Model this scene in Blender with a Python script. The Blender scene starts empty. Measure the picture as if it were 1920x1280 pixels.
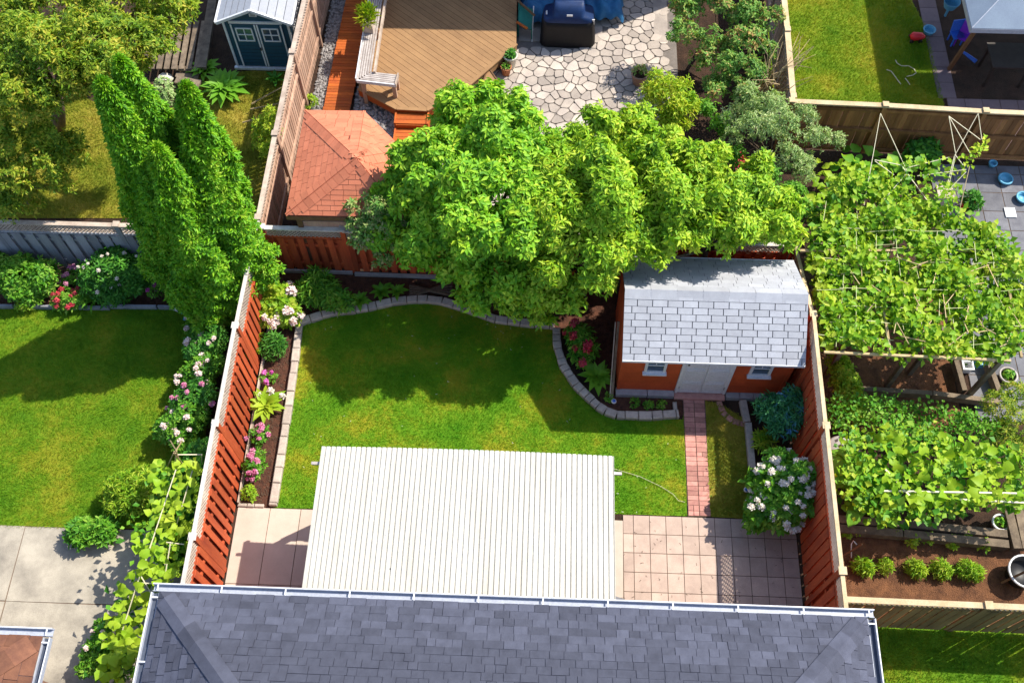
import bpy, math, random
import numpy as np
from mathutils import Matrix, Vector
random.seed(7)
RNG = np.random.default_rng(11)
S = bpy.context.scene
COL = S.collection
R = math.radians

# ------------------------------------------------------------------ camera
CH = 19.0                       # camera height in metres
FPX = 1905.0                    # focal length in photo pixels (1920 wide)
d_, psi_, rho_ = R(62), R(2.8), R(-0.7)
h_ = np.array([-math.sin(psi_), math.cos(psi_), 0.0]); r0_ = np.array([math.cos(psi_), math.sin(psi_), 0.0])
FV = math.cos(d_)*h_ + np.array([0, 0, -math.sin(d_)]); U0_ = math.sin(d_)*h_ + np.array([0, 0, math.cos(d_)])
RV = math.cos(rho_)*r0_ + math.sin(rho_)*U0_; UV = math.cos(rho_)*U0_ - math.sin(rho_)*r0_
def P(px, py, z=0.0):
    """place read off the survey photo: the point at height z that is seen at (px, py)"""
    v = FV*FPX + RV*(px-960) - UV*(py-640)
    k = (z-CH)/v[2]
    return Vector((v[0]*k, v[1]*k, z))
cam = bpy.data.objects.new('camera', bpy.data.cameras.new('camera')); COL.objects.link(cam)
cam.matrix_world = Matrix(((RV[0], UV[0], -FV[0], 0), (RV[1], UV[1], -FV[1], 0), (RV[2], UV[2], -FV[2], CH), (0, 0, 0, 1)))
cam.data.sensor_width = 36; cam.data.lens = 36*FPX/1920; cam.data.clip_end = 1000
S.camera = cam
# ------------------------------------------------------------------ light
SUN_AZ, SUN_EL = 29.0, 50.5     # azimuth measured from +X towards +Y
w = bpy.data.worlds.new('World'); S.world = w; w.use_nodes = True
sk = w.node_tree.nodes.new('ShaderNodeTexSky'); sk.sky_type = 'NISHITA'; sk.sun_disc = False
sk.sun_elevation = R(SUN_EL); sk.sun_rotation = R(90-SUN_AZ)
bg = w.node_tree.nodes['Background']; bg.inputs['Strength'].default_value = 0.15
w.node_tree.links.new(sk.outputs[0], bg.inputs['Color'])
sl = bpy.data.lights.new('sun', 'SUN'); sl.energy = 4.2; sl.angle = R(0.5); sl.color = (1, .93, .80)
so = bpy.data.objects.new('sun', sl); COL.objects.link(so)
sd = Vector((math.cos(R(SUN_EL))*math.cos(R(SUN_AZ)), math.cos(R(SUN_EL))*math.sin(R(SUN_AZ)), math.sin(R(SUN_EL))))
so.rotation_euler = sd.to_track_quat('Z', 'Y').to_euler(); so.location = sd*40
S.view_settings.view_transform = 'Standard'; S.view_settings.look = 'None'; S.view_settings.gamma = 1
S.view_settings.use_curve_mapping = False; S.view_settings.exposure = 0.78
S.render.engine = 'CYCLES'

# ------------------------------------------------------------------ materials
def nmat(name):
    m = bpy.data.materials.new(name); m.use_nodes = True
    nt = m.node_tree; return m, nt, nt.nodes, nt.links, nt.nodes['Principled BSDF']
def mixc(N, L, fac, a, b, mode='MIX'):
    x = N.new('ShaderNodeMix'); x.data_type = 'RGBA'; x.blend_type = mode
    for i, s in ((0, fac), (6, a), (7, b)):
        if hasattr(s, 'links'): L.new(s, x.inputs[i])
        elif i == 0: x.inputs[0].default_value = s
        else: x.inputs[i].default_value = (*s, 1)
    return x.outputs[2]
def noise(N, L, scale, detail=4, rough=.6, vec=None):
    n = N.new('ShaderNodeTexNoise'); n.inputs['Scale'].default_value = scale
    n.inputs['Detail'].default_value = detail; n.inputs['Roughness'].default_value = rough
    if vec is None:
        g = N.new('ShaderNodeNewGeometry'); vec = g.outputs['Position']
    L.new(vec, n.inputs['Vector']); return n.outputs['Fac']
def ramp(N, L, src, stops):
    r = N.new('ShaderNodeValToRGB'); L.new(src, r.inputs[0]); e = r.color_ramp.elements
    while len(e) < len(stops): e.new(.5)
    for i, (p, c) in enumerate(stops):
        e[i].position = p; e[i].color = (*c, 1) if len(c) == 3 else c
    return r.outputs[0]
def mat(name, c, rough=.8, c2=None, var=.25, scale=6, fine=60, bump=.3, metal=0, spec=.3, stretch=None, dist=.01):
    """base colour c, blotches of c2, per-object tone, fine grain and bump"""
    m, nt, N, L, B = nmat(name)
    c2 = c2 or tuple(x*.7 for x in c)
    vec = None
    if stretch:
        g = N.new('ShaderNodeNewGeometry'); mp = N.new('ShaderNodeMapping'); mp.inputs['Scale'].default_value = stretch
        L.new(g.outputs['Position'], mp.inputs['Vector']); vec = mp.outputs[0]
    n1 = noise(N, L, scale, 5, .65, vec); n2 = noise(N, L, fine, 3, .7, vec)
    f = ramp(N, L, n1, [(.35, (0,)*3), (.68, (1,)*3)])
    col = mixc(N, L, f, c, c2)
    oi = N.new('ShaderNodeObjectInfo')
    t = ramp(N, L, oi.outputs['Random'], [(0, (1-var,)*3), (1, (1+var*.4,)*3)])
    col = mixc(N, L, 1.0, col, t, 'MULTIPLY')
    g2 = ramp(N, L, n2, [(.25, (.72,)*3), (.75, (1.12,)*3)])
    col = mixc(N, L, .8, col, g2, 'MULTIPLY')
    L.new(col, B.inputs['Base Color']); B.inputs['Roughness'].default_value = rough
    B.inputs['Metallic'].default_value = metal; B.inputs['Specular IOR Level'].default_value = spec
    if bump:
        b = N.new('ShaderNodeBump'); b.inputs['Strength'].default_value = bump; b.inputs['Distance'].default_value = dist
        L.new(n2, b.inputs['Height']); L.new(b.outputs[0], B.inputs['Normal'])
    return m
def leafmat(name, cols, tr=.35, rough=.5):
    m, nt, N, L, B = nmat(name)
    g = N.new('ShaderNodeNewGeometry')
    n = noise(N, L, 1.6, 3)
    add = N.new('ShaderNodeMath'); add.operation = 'MULTIPLY_ADD'; add.inputs[1].default_value = .65
    L.new(g.outputs['Random Per Island'], add.inputs[0])
    s = N.new('ShaderNodeMath'); s.operation = 'MULTIPLY_ADD'; s.inputs[1].default_value = 1.1; s.inputs[2].default_value = -.38
    L.new(n, s.inputs[0]); L.new(s.outputs[0], add.inputs[2])
    k = len(cols)
    c = ramp(N, L, add.outputs[0], [(i/(k-1), cc) for i, cc in enumerate(cols)])
    L.new(c, B.inputs['Base Color']); B.inputs['Roughness'].default_value = rough; B.inputs['Specular IOR Level'].default_value = .25
    T = N.new('ShaderNodeBsdfTranslucent'); L.new(mixc(N, L, 1.0, c, (1.15, 1.1, .6), 'MULTIPLY'), T.inputs['Color'])
    X = N.new('ShaderNodeMixShader'); X.inputs[0].default_value = tr
    L.new(B.outputs[0], X.inputs[1]); L.new(T.outputs[0], X.inputs[2]); L.new(X.outputs[0], N['Material Output'].inputs['Surface'])
    return m
def grassmat(name, a, b, c, sc=.9, tr=0):
    m, nt, N, L, B = nmat(name)
    n1 = noise(N, L, sc, 5, .6); n2 = noise(N, L, 9, 4, .7); n3 = noise(N, L, 70, 2, .7)
    g = N.new('ShaderNodeNewGeometry')
    m1 = N.new('ShaderNodeMath'); m1.operation = 'MULTIPLY_ADD'; m1.inputs[1].default_value = .35
    L.new(n2, m1.inputs[0]); L.new(n1, m1.inputs[2])
    m2 = N.new('ShaderNodeMath'); m2.operation = 'MULTIPLY_ADD'; m2.inputs[1].default_value = .22
    L.new(g.outputs['Random Per Island'] if tr else n3, m2.inputs[0]); L.new(m1.outputs[0], m2.inputs[2])
    col = ramp(N, L, m2.outputs[0], [(.55, a), (.78, b), (.98, c)])
    L.new(col, B.inputs['Base Color']); B.inputs['Roughness'].default_value = .7; B.inputs['Specular IOR Level'].default_value = .15
    if tr:
        T = N.new('ShaderNodeBsdfTranslucent'); L.new(col, T.inputs['Color'])
        X = N.new('ShaderNodeMixShader'); X.inputs[0].default_value = tr
        L.new(B.outputs[0], X.inputs[1]); L.new(T.outputs[0], X.inputs[2]); L.new(X.outputs[0], N['Material Output'].inputs['Surface'])
    else:
        b_ = N.new('ShaderNodeBump'); b_.inputs['Strength'].default_value = .8; b_.inputs['Distance'].default_value = .03
        L.new(n3, b_.inputs['Height']); L.new(b_.outputs[0], B.inputs['Normal'])
    return m
def plain(name, c, rough=.5, metal=0, spec=.5):
    return mat(name, c, rough, var=.06, bump=.05, metal=metal, spec=spec, c2=tuple(x*.9 for x in c), fine=25)

M = {}
M['soil'] = mat('soil', (.085, .045, .028), .95, (.03, .018, .012), scale=3, fine=45, bump=1, dist=.04)
M['mulch'] = mat('mulch', (.16, .065, .038), .95, (.06, .028, .02), scale=8, fine=55, bump=1, dist=.04)
M['garden_soil'] = mat('garden_soil', (.27, .12, .055), .95, (.10, .045, .025), scale=4, fine=40, bump=1, dist=.05)
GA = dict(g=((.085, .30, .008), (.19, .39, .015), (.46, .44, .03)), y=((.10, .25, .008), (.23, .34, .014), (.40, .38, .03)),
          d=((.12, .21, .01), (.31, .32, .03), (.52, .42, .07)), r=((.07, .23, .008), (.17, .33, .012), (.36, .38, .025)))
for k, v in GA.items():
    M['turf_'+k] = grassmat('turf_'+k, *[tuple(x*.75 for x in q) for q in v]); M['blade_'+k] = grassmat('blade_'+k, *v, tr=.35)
M['tile'] = mat('patio_tile', (.57, .43, .355), .8, (.45, .335, .28), var=.16, scale=3.5, fine=120, bump=.15)
M['slab'] = mat('patio_slab', (.60, .50, .42), .85, (.50, .41, .34), var=.06, scale=1.5, fine=150, bump=.15)
M['joint'] = mat('joint_sand', (.20, .14, .10), .95, fine=80)
M['oldslab'] = mat('weathered_concrete', (.48, .43, .35), .9, (.24, .215, .18), var=.06, scale=1.3, fine=60, bump=.25)
M['brick'] = mat('paving_brick', (.62, .31, .25), .85, (.50, .22, .19), var=.35, scale=9, fine=90)
M['flag'] = mat('flagstone', (.58, .50, .43), .85, (.40, .345, .31), var=.3, scale=2, fine=70, bump=.25)
M['grout'] = mat('flagstone_grout', (.23, .20, .18), .95, fine=90)
M['paver'] = mat('grey_paver', (.22, .22, .24), .9, (.14, .14, .16), var=.2, scale=3)
M['mauve'] = mat('mauve_paver', (.22, .17, .18), .9, (.17, .13, .14), var=.15, scale=3)
M['edge'] = mat('edging_stone', (.58, .50, .42), .9, (.42, .355, .31), var=.22, scale=10, fine=90, bump=.5)
M['block'] = mat('foundation_block', (.5, .47, .46), .9, (.36, .33, .34), var=.2, scale=8, fine=80)
M['redwood'] = mat('red_stained_board', (.60, .12, .038), .7, (.38, .062, .025), var=.26, scale=4, fine=50, stretch=(1, 1, .15))
M['greywood'] = mat('weathered_grey_board', (.36, .37, .40), .85, (.22, .225, .25), var=.28, scale=4, fine=60, stretch=(1, 1, .12))
M['palewood'] = mat('pale_weathered_wood', (.62, .51, .42), .85, (.40, .31, .25), var=.18, scale=4, fine=50, stretch=(1, 1, .3))
M['tanwood'] = mat('tan_fence_board', (.56, .37, .27), .85, (.38, .23, .16), var=.2, scale=4, fine=60, stretch=(1, 1, .12))
M['cedar'] = mat('cedar_board', (.40, .19, .07), .75, (.24, .10, .035), var=.38, scale=4, fine=50, stretch=(1, 1, .12))
M['olivewood'] = mat('olive_weathered_board', (.28, .21, .08), .85, (.15, .11, .045), var=.3, scale=4, fine=60, stretch=(1, 1, .12))
M['caprail'] = mat('cream_cap_rail', (.66, .52, .33), .8, (.5, .36, .2), var=.1, scale=3, fine=40)
M['whitecap'] = mat('white_cap_rail', (.72, .68, .63), .8, (.5, .45, .40), var=.1, scale=5, fine=40)
M['deck'] = mat('brown_deck_board', (.37, .215, .10), .75, (.30, .17, .08), var=.12, scale=2, fine=60, bump=.1)
M['deckgap'] = mat('deck_underside', (.05, .028, .015), .9)
M['orange'] = mat('orange_stained_plank', (.56, .145, .022), .6, (.42, .085, .018), var=.3, scale=5, fine=50, stretch=(.3, 1, 1))
M['bench'] = mat('silver_bench_slat', (.55, .50, .47), .8, (.36, .31, .29), var=.15, scale=6)
M['timber'] = mat('old_sleeper', (.25, .19, .13), .9, (.12, .09, .065), var=.2, scale=6, fine=40, bump=.6)
M['shing_w'] = mat('pale_grey_shingle', (.45, .465, .505), .85, (.39, .40, .44), var=.12, scale=5, fine=160, bump=.4)
M['shing_gap'] = mat('dark_shingle_gap', (.14, .14, .16), .9)  # dark roof deck that shows between the pale shingles
M['shing_b'] = mat('blue_grey_shingle', (.094, .101, .142), .9, (.068, .073, .104), var=.3, scale=5, fine=160, bump=.5)
M['felt'] = mat('roof_felt', (.09, .095, .14), .95)
M['shing_r'] = mat('terracotta_shingle', (.68, .225, .125), .85, (.60, .19, .105), var=.16, scale=3, fine=150, bump=.3)
M['felt_r'] = mat('terracotta_felt', (.26, .075, .045), .95)
M['shing_n'] = mat('brown_shingle', (.24, .105, .06), .9, (.14, .06, .04), var=.5, scale=4, fine=90, bump=.5)
M['metalwhite'] = mat('white_corrugated_metal', (.60, .58, .525), .5, (.50, .475, .415), var=.02, scale=1.0, fine=18, bump=.03, spec=.5, stretch=(5, .7, 1))
M['white'] = plain('white_trim', (.78, .79, .82))
M['gutter'] = plain('gutter_metal', (.42, .45, .53), .4)
M['gutter_in'] = mat('dark_gutter_bed', (.09, .11, .16), .85)  # darker blue grey for the bed of the side gutters
M['door'] = plain('white_door', (.74, .75, .80), .5)
M['shedred'] = mat('red_shed_siding', (.60, .10, .028), .65, (.46, .07, .02), var=.14, scale=3, fine=60, bump=.1)
M['glass'] = plain('window_glass', (.03, .07, .12), .08, spec=.8)
M['navy'] = mat('navy_plastic_siding', (.020, .085, .14), .55, (.017, .07, .12), var=.04, bump=.05)
M['greyroof'] = mat('grey_plastic_roof', (.36, .38, .43), .55, (.32, .34, .39), var=.08, bump=.05)
M['black'] = plain('black_plastic', (.012, .012, .014), .5)
M['cover'] = mat('black_grill_cover', (.012, .011, .013), .55, bump=.2)
M['covernavy'] = mat('navy_grill_cover', (.010, .035, .12), .5, bump=.2)
M['tarp'] = mat('blue_cloth', (.03, .17, .36), .65, (.02, .10, .24), scale=4, bump=.3)
M['teal'] = mat('teal_cloth', (.02, .20, .15), .65, (.015, .12, .1), scale=4, bump=.3)
M['terracotta'] = mat('terracotta_pot', (.50, .19, .085), .8)
M['clay'] = mat('pale_clay_pot', (.42, .26, .19), .8)
M['cream'] = plain('cream_glazed_pot', (.68, .64, .54), .4)
M['dark'] = mat('dark_metal', (.05, .04, .035), .5)
M['canopyblue'] = mat('slate_gazebo_cloth', (.20, .26, .34), .7, (.17, .22, .30), var=.02, scale=2, bump=.1)
M['brownpost'] = mat('brown_post', (.22, .12, .06), .6)
M['red'] = plain('red_plastic', (.7, .02, .03)); M['blue'] = plain('blue_plastic', (.03, .16, .72)); M['skyblue'] = plain('sky_blue_plastic', (.12, .42, .62))
M['purple'] = plain('purple_plastic', (.22, .03, .62)); M['whiteplastic'] = plain('white_plastic', (.75, .75, .75))
M['twine'] = plain('garden_twine', (.50, .52, .24)); M['string'] = plain('pale_string', (.66, .60, .42)); M['cane'] = mat('garden_cane', (.58, .44, .24), .8, (.36, .26, .13))
M['bark'] = mat('bark', (.16, .11, .07), .9, (.08, .055, .04), fine=30, bump=.8, dist=.02)
M['stem'] = mat('green_stem', (.10, .14, .03), .8)
M['gravel'] = mat('gravel', (.52, .49, .47), .9, (.3, .28, .28), var=.3, scale=14, fine=60)
M['gravelbed'] = mat('gravel_bed', (.20, .18, .17), .95)
M['rock'] = mat('grey_rock', (.42, .40, .38), .9, (.25, .24, .23), scale=6)
M['solar'] = plain('solar_panel_blue', (.05, .15, .55), .2, spec=.8)
M['housewall'] = mat('house_brick_wall', (.36, .2, .15), .85)
# foliage
M['l_tree'] = leafmat('bright_tree_leaf', [(.055, .19, .012), (.17, .43, .018), (.31, .55, .028), (.52, .65, .05)], .27)
M['l_tree2'] = leafmat('lime_tree_leaf', [(.07, .21, .01), (.23, .46, .016), (.40, .57, .03), (.58, .65, .06)], .27)
M['l_cyp'] = leafmat('cedar_spray', [(.03, .14, .006), (.11, .34, .010), (.22, .47, .015), (.40, .56, .04)], .25)
M['l_yel'] = leafmat('olive_yellow_leaf', [(.05, .14, .010), (.16, .30, .018), (.34, .43, .03), (.62, .50, .07)], .35)
M['l_gold'] = leafmat('golden_leaf', [(.12, .32, .010), (.30, .50, .02), (.50, .61, .04), (.62, .56, .07)], .35)
M['l_grey'] = leafmat('grey_green_leaf', [(.10, .22, .06), (.27, .44, .13), (.46, .58, .24), (.64, .66, .38)], .3)
M['l_redtip'] = leafmat('red_tipped_leaf', [(.05, .17, .03), (.14, .34, .05), (.28, .42, .08), (.58, .20, .11)], .3)
M['l_dark'] = leafmat('dark_green_leaf', [(.018, .09, .015), (.045, .20, .02), (.10, .32, .03), (.2, .42, .06)], .3)
M['l_mid'] = leafmat('mid_green_leaf', [(.035, .15, .012), (.09, .30, .02), (.19, .42, .03), (.34, .50, .08)], .35)
M['l_lime'] = leafmat('lime_leaf', [(.10, .26, .012), (.24, .46, .02), (.42, .57, .04), (.58, .60, .1)], .4)
M['l_bean'] = leafmat('bean_leaf', [(.07, .22, .01), (.21, .42, .016), (.38, .54, .03), (.55, .58, .08)], .4)
M['l_pinky'] = leafmat('pink_tinged_leaf', [(.06, .20, .03), (.16, .36, .06), (.36, .42, .14), (.62, .34, .24)], .3)
M['l_blue'] = leafmat('blue_green_leaf', [(.018, .11, .045), (.05, .26, .09), (.10, .36, .11), (.08, .24, .55)], .3)
M['f_white'] = leafmat('white_petal', [(.78, .78, .66), (.82, .74, .70), (.85, .82, .74)], .2)
M['f_pink'] = leafmat('pink_petal', [(.6, .10, .30), (.72, .30, .48), (.78, .55, .62)], .2)
M['f_red'] = leafmat('red_petal', [(.5, .02, .04), (.65, .06, .10), (.7, .2, .2)], .2)
M['f_mag'] = leafmat('magenta_petal', [(.55, .02, .36), (.7, .12, .5), (.72, .3, .6)], .2)
M['f_pale'] = leafmat('pale_pink_petal', [(.80, .55, .56), (.82, .68, .66), (.85, .77, .72)], .2)
M['f_yel'] = leafmat('yellow_petal', [(.7, .5, .05), (.75, .6, .1), (.8, .7, .3)], .2)

# ------------------------------------------------------------------ object helpers
WM = {}
def props(o, label=None, cat=None, group=None, kind=None):
    for k, v in (('label', label), ('category', cat), ('group', group), ('kind', kind)):
        if v: o[k] = v
    return o
def link(name, mesh, parent=None, Mx=None):
    o = bpy.data.objects.new(name, mesh); COL.objects.link(o)
    Mx = Mx or Matrix.Identity(4)
    if parent is not None:
        o.parent = parent; o.matrix_parent_inverse = WM[parent].inverted()
    o.matrix_basis = Mx; WM[o] = Mx.copy()
    return o
def thing(name, label, cat, loc, rz=0, group=None):
    o = link(name, None, None, Matrix.Translation(Vector(loc)) @ Matrix.Rotation(rz, 4, 'Z'))
    o.empty_display_size = .2
    return props(o, label, cat, group)
UB = {}
def ubox(m):
    if m not in UB:
        me = bpy.data.meshes.new('box_'+m)
        v = [(x, y, z) for x in (-.5, .5) for y in (-.5, .5) for z in (-.5, .5)]
        f = [(0, 1, 3, 2), (4, 6, 7, 5), (0, 4, 5, 1), (2, 3, 7, 6), (0, 2, 6, 4), (1, 5, 7, 3)]
        me.from_pydata(v, [], f); me.materials.append(M[m]); UB[m] = me
    return UB[m]
def rotz(a): return Matrix.Rotation(a, 3, 'Z')
def box(name, m, parent, c, s, rot=None, label=None):
    Mx = Matrix.Translation(Vector(c)) @ (rot.to_4x4() if rot else Matrix.Identity(4)) @ Matrix.Diagonal((*s, 1))
    o = link(name, ubox(m), parent, Mx)
    if label: o['label'] = label
    return o
def frame3(p0, p1, up=Vector((0, 0, 1))):
    x = (Vector(p1)-Vector(p0)); l = x.length; x = x/l
    if abs(x.dot(up)) > .98: up = Vector((0, 1, 0))
    y = up.cross(x).normalized(); z = x.cross(y)
    return Matrix((x, y, z)).transposed(), l
def beam(name, m, parent, p0, p1, w_, h_, up=Vector((0, 0, 1)), label=None):
    rot, l = frame3(p0, p1, up)
    return box(name, m, parent, (Vector(p0)+Vector(p1))/2, (l, w_, h_), rot, label)
class MB:
    def __init__(s): s.v = []; s.f = []; s.mi = []; s.cur = 0; s.mats = []
    def use(s, m):
        if m not in s.mats: s.mats.append(m)
        s.cur = s.mats.index(m); return s
    def add(s, v, f):
        k = len(s.v); s.v += [tuple(q) for q in v]; s.f += [tuple(i+k for i in q) for q in f]; s.mi += [s.cur]*len(f); return s
    def box(s, c, sz, rot=None):
        c = Vector(c); vs = []
        for x in (-.5, .5):
            for y in (-.5, .5):
                for z in (-.5, .5):
                    q = Vector((x*sz[0], y*sz[1], z*sz[2])); vs.append(c+(rot @ q if rot else q))
        return s.add(vs, [(0, 1, 3, 2), (4, 6, 7, 5), (0, 4, 5, 1), (2, 3, 7, 6), (0, 2, 6, 4), (1, 5, 7, 3)])
    def beam(s, p0, p1, w_, h_, up=Vector((0, 0, 1))):
        rot, l = frame3(p0, p1, up); return s.box((Vector(p0)+Vector(p1))/2, (l, w_, h_), rot)
    def prism(s, pts, off):
        """pts: 3d polygon, extruded by vector off"""
        n = len(pts); off = Vector(off); a = [Vector(p) for p in pts]; b = [p+off for p in a]
        return s.add(a+b, [tuple(range(n))[::-1], tuple(range(n, 2*n))]+[(i, (i+1) % n, n+(i+1) % n, n+i) for i in range(n)])
    def tube(s, pts, r, n=7, cap=True):
        pts = [Vector(p) for p in pts]; rs = r if isinstance(r, (list, tuple)) else [r]*len(pts); vs = []
        for i, p in enumerate(pts):
            d = (pts[min(i+1, len(pts)-1)]-pts[max(i-1, 0)]).normalized()
            a = d.orthogonal().normalized() if i == 0 else (a-d*a.dot(d)).normalized()
            b = d.cross(a)
            for k in range(n):
                t = 2*math.pi*k/n; vs.append(p+(a*math.cos(t)+b*math.sin(t))*rs[i])
        f = [(i*n+k, i*n+(k+1) % n, (i+1)*n+(k+1) % n, (i+1)*n+k) for i in range(len(pts)-1) for k in range(n)]
        if cap: f += [tuple(range(n))[::-1], tuple(range((len(pts)-1)*n, len(pts)*n))]
        return s.add(vs, f)
    def lathe(s, prof, c, n=20):
        c = Vector(c); vs = [c+Vector((r*math.cos(2*math.pi*k/n), r*math.sin(2*math.pi*k/n), z)) for r, z in prof for k in range(n)]
        f = [(i*n+k, i*n+(k+1) % n, (i+1)*n+(k+1) % n, (i+1)*n+k) for i in range(len(prof)-1) for k in range(n)]
        return s.add(vs, f)
    def mesh(s, name, m=None, smooth=False):
        me = bpy.data.meshes.new(name); me.from_pydata(s.v, [], s.f)
        for x in (s.mats or [m]): me.materials.append(M[x])
        if s.mats: me.polygons.foreach_set('material_index', s.mi)
        if smooth: me.polygons.foreach_set('use_smooth', [True]*len(me.polygons))
        me.update(); return me
    def part(s, name, m, parent, smooth=False, label=None):
        o = link(name, s.mesh(name, m, smooth), parent)
        if label: o['label'] = label
        return o
    def solo(s, name, m, label, cat, loc, group=None, kind=None, smooth=False):
        """a thing that is one mesh, its origin at loc"""
        loc = Vector(loc); s.v = [tuple(Vector(q)-loc) for q in s.v]
        return props(link(name, s.mesh(name, m, smooth), None, Matrix.Translation(loc)), label, cat, group, kind)
def struct(name, m, pts, z=0, thick=None):
    me = MB()
    q = [Vector((p[0], p[1], z)) for p in pts]
    if thick: me.prism([v-Vector((0, 0, thick)) for v in q], (0, 0, thick))
    else: me.add(q, [tuple(range(len(q)))])
    return props(link(name, me.mesh(name, m)), kind='structure')
def area(p): return sum(p[i][0]*p[(i+1) % len(p)][1]-p[(i+1) % len(p)][0]*p[i][1] for i in range(len(p)))/2
def ccw(p): return p if area(p) > 0 else p[::-1]
def clip(poly, a, b):
    """keep what lies left of the line a->b (2d)"""
    out = []; n = len(poly)
    sd_ = lambda p: (b[0]-a[0])*(p[1]-a[1])-(b[1]-a[1])*(p[0]-a[0])
    for i in range(n):
        p, q = poly[i], poly[(i+1) % n]; sp, sq = sd_(p), sd_(q)
        if sp >= 0: out.append(p)
        if sp*sq < 0:
            t = sp/(sp-sq); out.append((p[0]+(q[0]-p[0])*t, p[1]+(q[1]-p[1])*t))
    return out
def clipto(poly, conv):
    for i in range(len(conv)):
        poly = clip(poly, conv[i], conv[(i+1) % len(conv)])
        if len(poly) < 3: return []
    return poly
def inpoly(x, y, poly):
    r = np.zeros(len(x), bool); n = len(poly)
    for i in range(n):
        x0, y0 = poly[i][0], poly[i][1]; x1, y1 = poly[(i+1) % n][0], poly[(i+1) % n][1]
        if y0 == y1: continue
        c = ((y0 > y) != (y1 > y)) & (x < (x1-x0)*(y-y0)/(y1-y0)+x0); r ^= c
    return r
def XY(pts, z=0): return [tuple(P(a, b, z)[:2]) for a, b in pts]

def slate(parent, name, m, O, U, V, poly, course, widths, th=.008, lap=1.0, gap=.004, regular=False, limit=300, stuffname='shingle_courses', keep=None):
    """courses of shingles on the plane O + u U + v V, cut to the convex polygon poly (uv, ccw)"""
    O, U, V = Vector(O), Vector(U).normalized(), Vector(V).normalized(); Nn = U.cross(V)
    rot = Matrix((U, V, Nn)).transposed()
    us = [p[0] for p in poly]; vs = [p[1] for p in poly]; rows = int((max(vs)-min(vs))/course)+1
    rest = MB(); cnt = 0; k = 0
    for i in range(rows):
        v0 = min(vs)+i*course; u = min(us)-(widths[0]*.5 if (i % 2 and regular) else random.random()*.2)
        while u < max(us):
            wd = widths[0] if regular else random.uniform(*widths)
            rect = [(u+gap, v0+gap), (u+wd-gap, v0+gap), (u+wd-gap, v0+course), (u+gap, v0+course)]
            u += wd
            q = clipto(rect, poly)
            if len(q) < 3 or abs(area(q)) < .0006: continue
            cu = sum(p[0] for p in q)/len(q); cv = sum(p[1] for p in q)/len(q)
            cw = O+U*cu+V*cv
            if keep and not keep(cw): continue
            t = th*(1 if regular else random.choice((.7, 1, 1.9)))
            if cnt < limit:
                full = abs(abs(area(q))-(wd-2*gap)*(course-gap)) < 1e-5
                if full:
                    tl = Matrix.Rotation(-t/course*.8, 3, 'X')
                    box(name, m, parent, cw+Nn*t*.5, (wd-2*gap, course-gap, t), rot @ tl)
                else:
                    b = MB(); b.prism([O+U*a+V*c_ for a, c_ in q], Nn*t); b.part(name, m, parent)
                cnt += 1
            else: rest.prism([O+U*a+V*c_ for a, c_ in q], Nn*t)
    if rest.v: props(rest.part(stuffname, m, parent), kind='stuff')
    return cnt

# ------------------------------------------------------------------ foliage helpers
def unit(a): return a/np.maximum(np.linalg.norm(a, axis=1, keepdims=True), 1e-9)
class Leaves:
    def __init__(s): s.V = []; s.F = []; s.k = 0
    def spray(s, C, Nr, n, L, W, el=(-.2, .5), fold=.12, curl=.1, jit=.35):
        C = np.asarray(C, float); Nr = unit(np.asarray(Nr, float)); m = len(C)
        t = unit(np.cross(Nr, RNG.normal(size=(m, 3)))); b = np.cross(Nr, t)
        for k in range(n):
            a = 2*np.pi*k/n+RNG.normal(size=(m, 1))*jit
            rad = np.cos(a)*t+np.sin(a)*b; e = RNG.uniform(el[0], el[1], (m, 1))
            dr = np.cos(e)*rad+np.sin(e)*Nr; sd2 = unit(np.cross(Nr, dr)+RNG.normal(size=(m, 3))*.15)
            up = np.cross(dr, sd2); l = L*RNG.uniform(.55, 1.3, (m, 1))
            b0 = C+dr*l*.08; mid = b0+dr*l*.5+up*l*fold
            tip = b0+dr*l-up*l*curl
            V = np.stack([b0, mid+sd2*W*l/L*.5, tip, mid-sd2*W*l/L*.5], 1).reshape(-1, 3)
            i0 = s.k+np.arange(m)*4
            s.F.append(np.stack([i0, i0+1, i0+2, i0, i0+2, i0+3], 1).reshape(-1, 3)); s.V.append(V); s.k += 4*m
        return s
    def clump(s, c, r, dens, zlo=-.55, n=7, L=.13, W=.05, el=(-.2, .5), up=.5, shell=(.7, 1.06), **kw):
        c = np.array(c, float); r = np.array(r if hasattr(r, '__len__') else (r, r, r), float)
        rm = (r[0]*r[1]*r[2])**(1/3); N_ = max(4, int(dens*4*math.pi*rm*rm))
        d = unit(RNG.normal(size=(N_*2, 3))); d = d[d[:, 2] > zlo][:N_]
        s.spray(c+d*r*RNG.uniform(*shell, (len(d), 1)), d*.7+np.array([0, 0, up])+RNG.normal(size=d.shape)*.3, n, L, W, el, **kw)
        return s
    def mesh(s, name, m, origin=(0, 0, 0)):
        V = (np.concatenate(s.V)-np.array(origin)).astype(np.float32); F = np.concatenate(s.F).astype(np.int32)
        me = bpy.data.meshes.new(name); me.vertices.add(len(V)); me.vertices.foreach_set('co', V.ravel())
        me.loops.add(F.size); me.loops.foreach_set('vertex_index', F.ravel())
        me.polygons.add(len(F)); me.polygons.foreach_set('loop_start', np.arange(len(F), dtype=np.int32)*3)
        me.polygons.foreach_set('loop_total', np.full(len(F), 3, np.int32))
        me.materials.append(M[m]); me.update(calc_edges=True); return me
def subclumps(c, r, n, f=.40):
    """break a clump into lumps on its surface"""
    out = []
    for i in range(n):
        d = Vector((random.gauss(0, 1), random.gauss(0, 1), random.gauss(.35, 1))).normalized()
        out.append((Vector(c)+d*r*random.uniform(.6, .95), r*f*random.uniform(.65, 1.4)))
    return out
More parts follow.
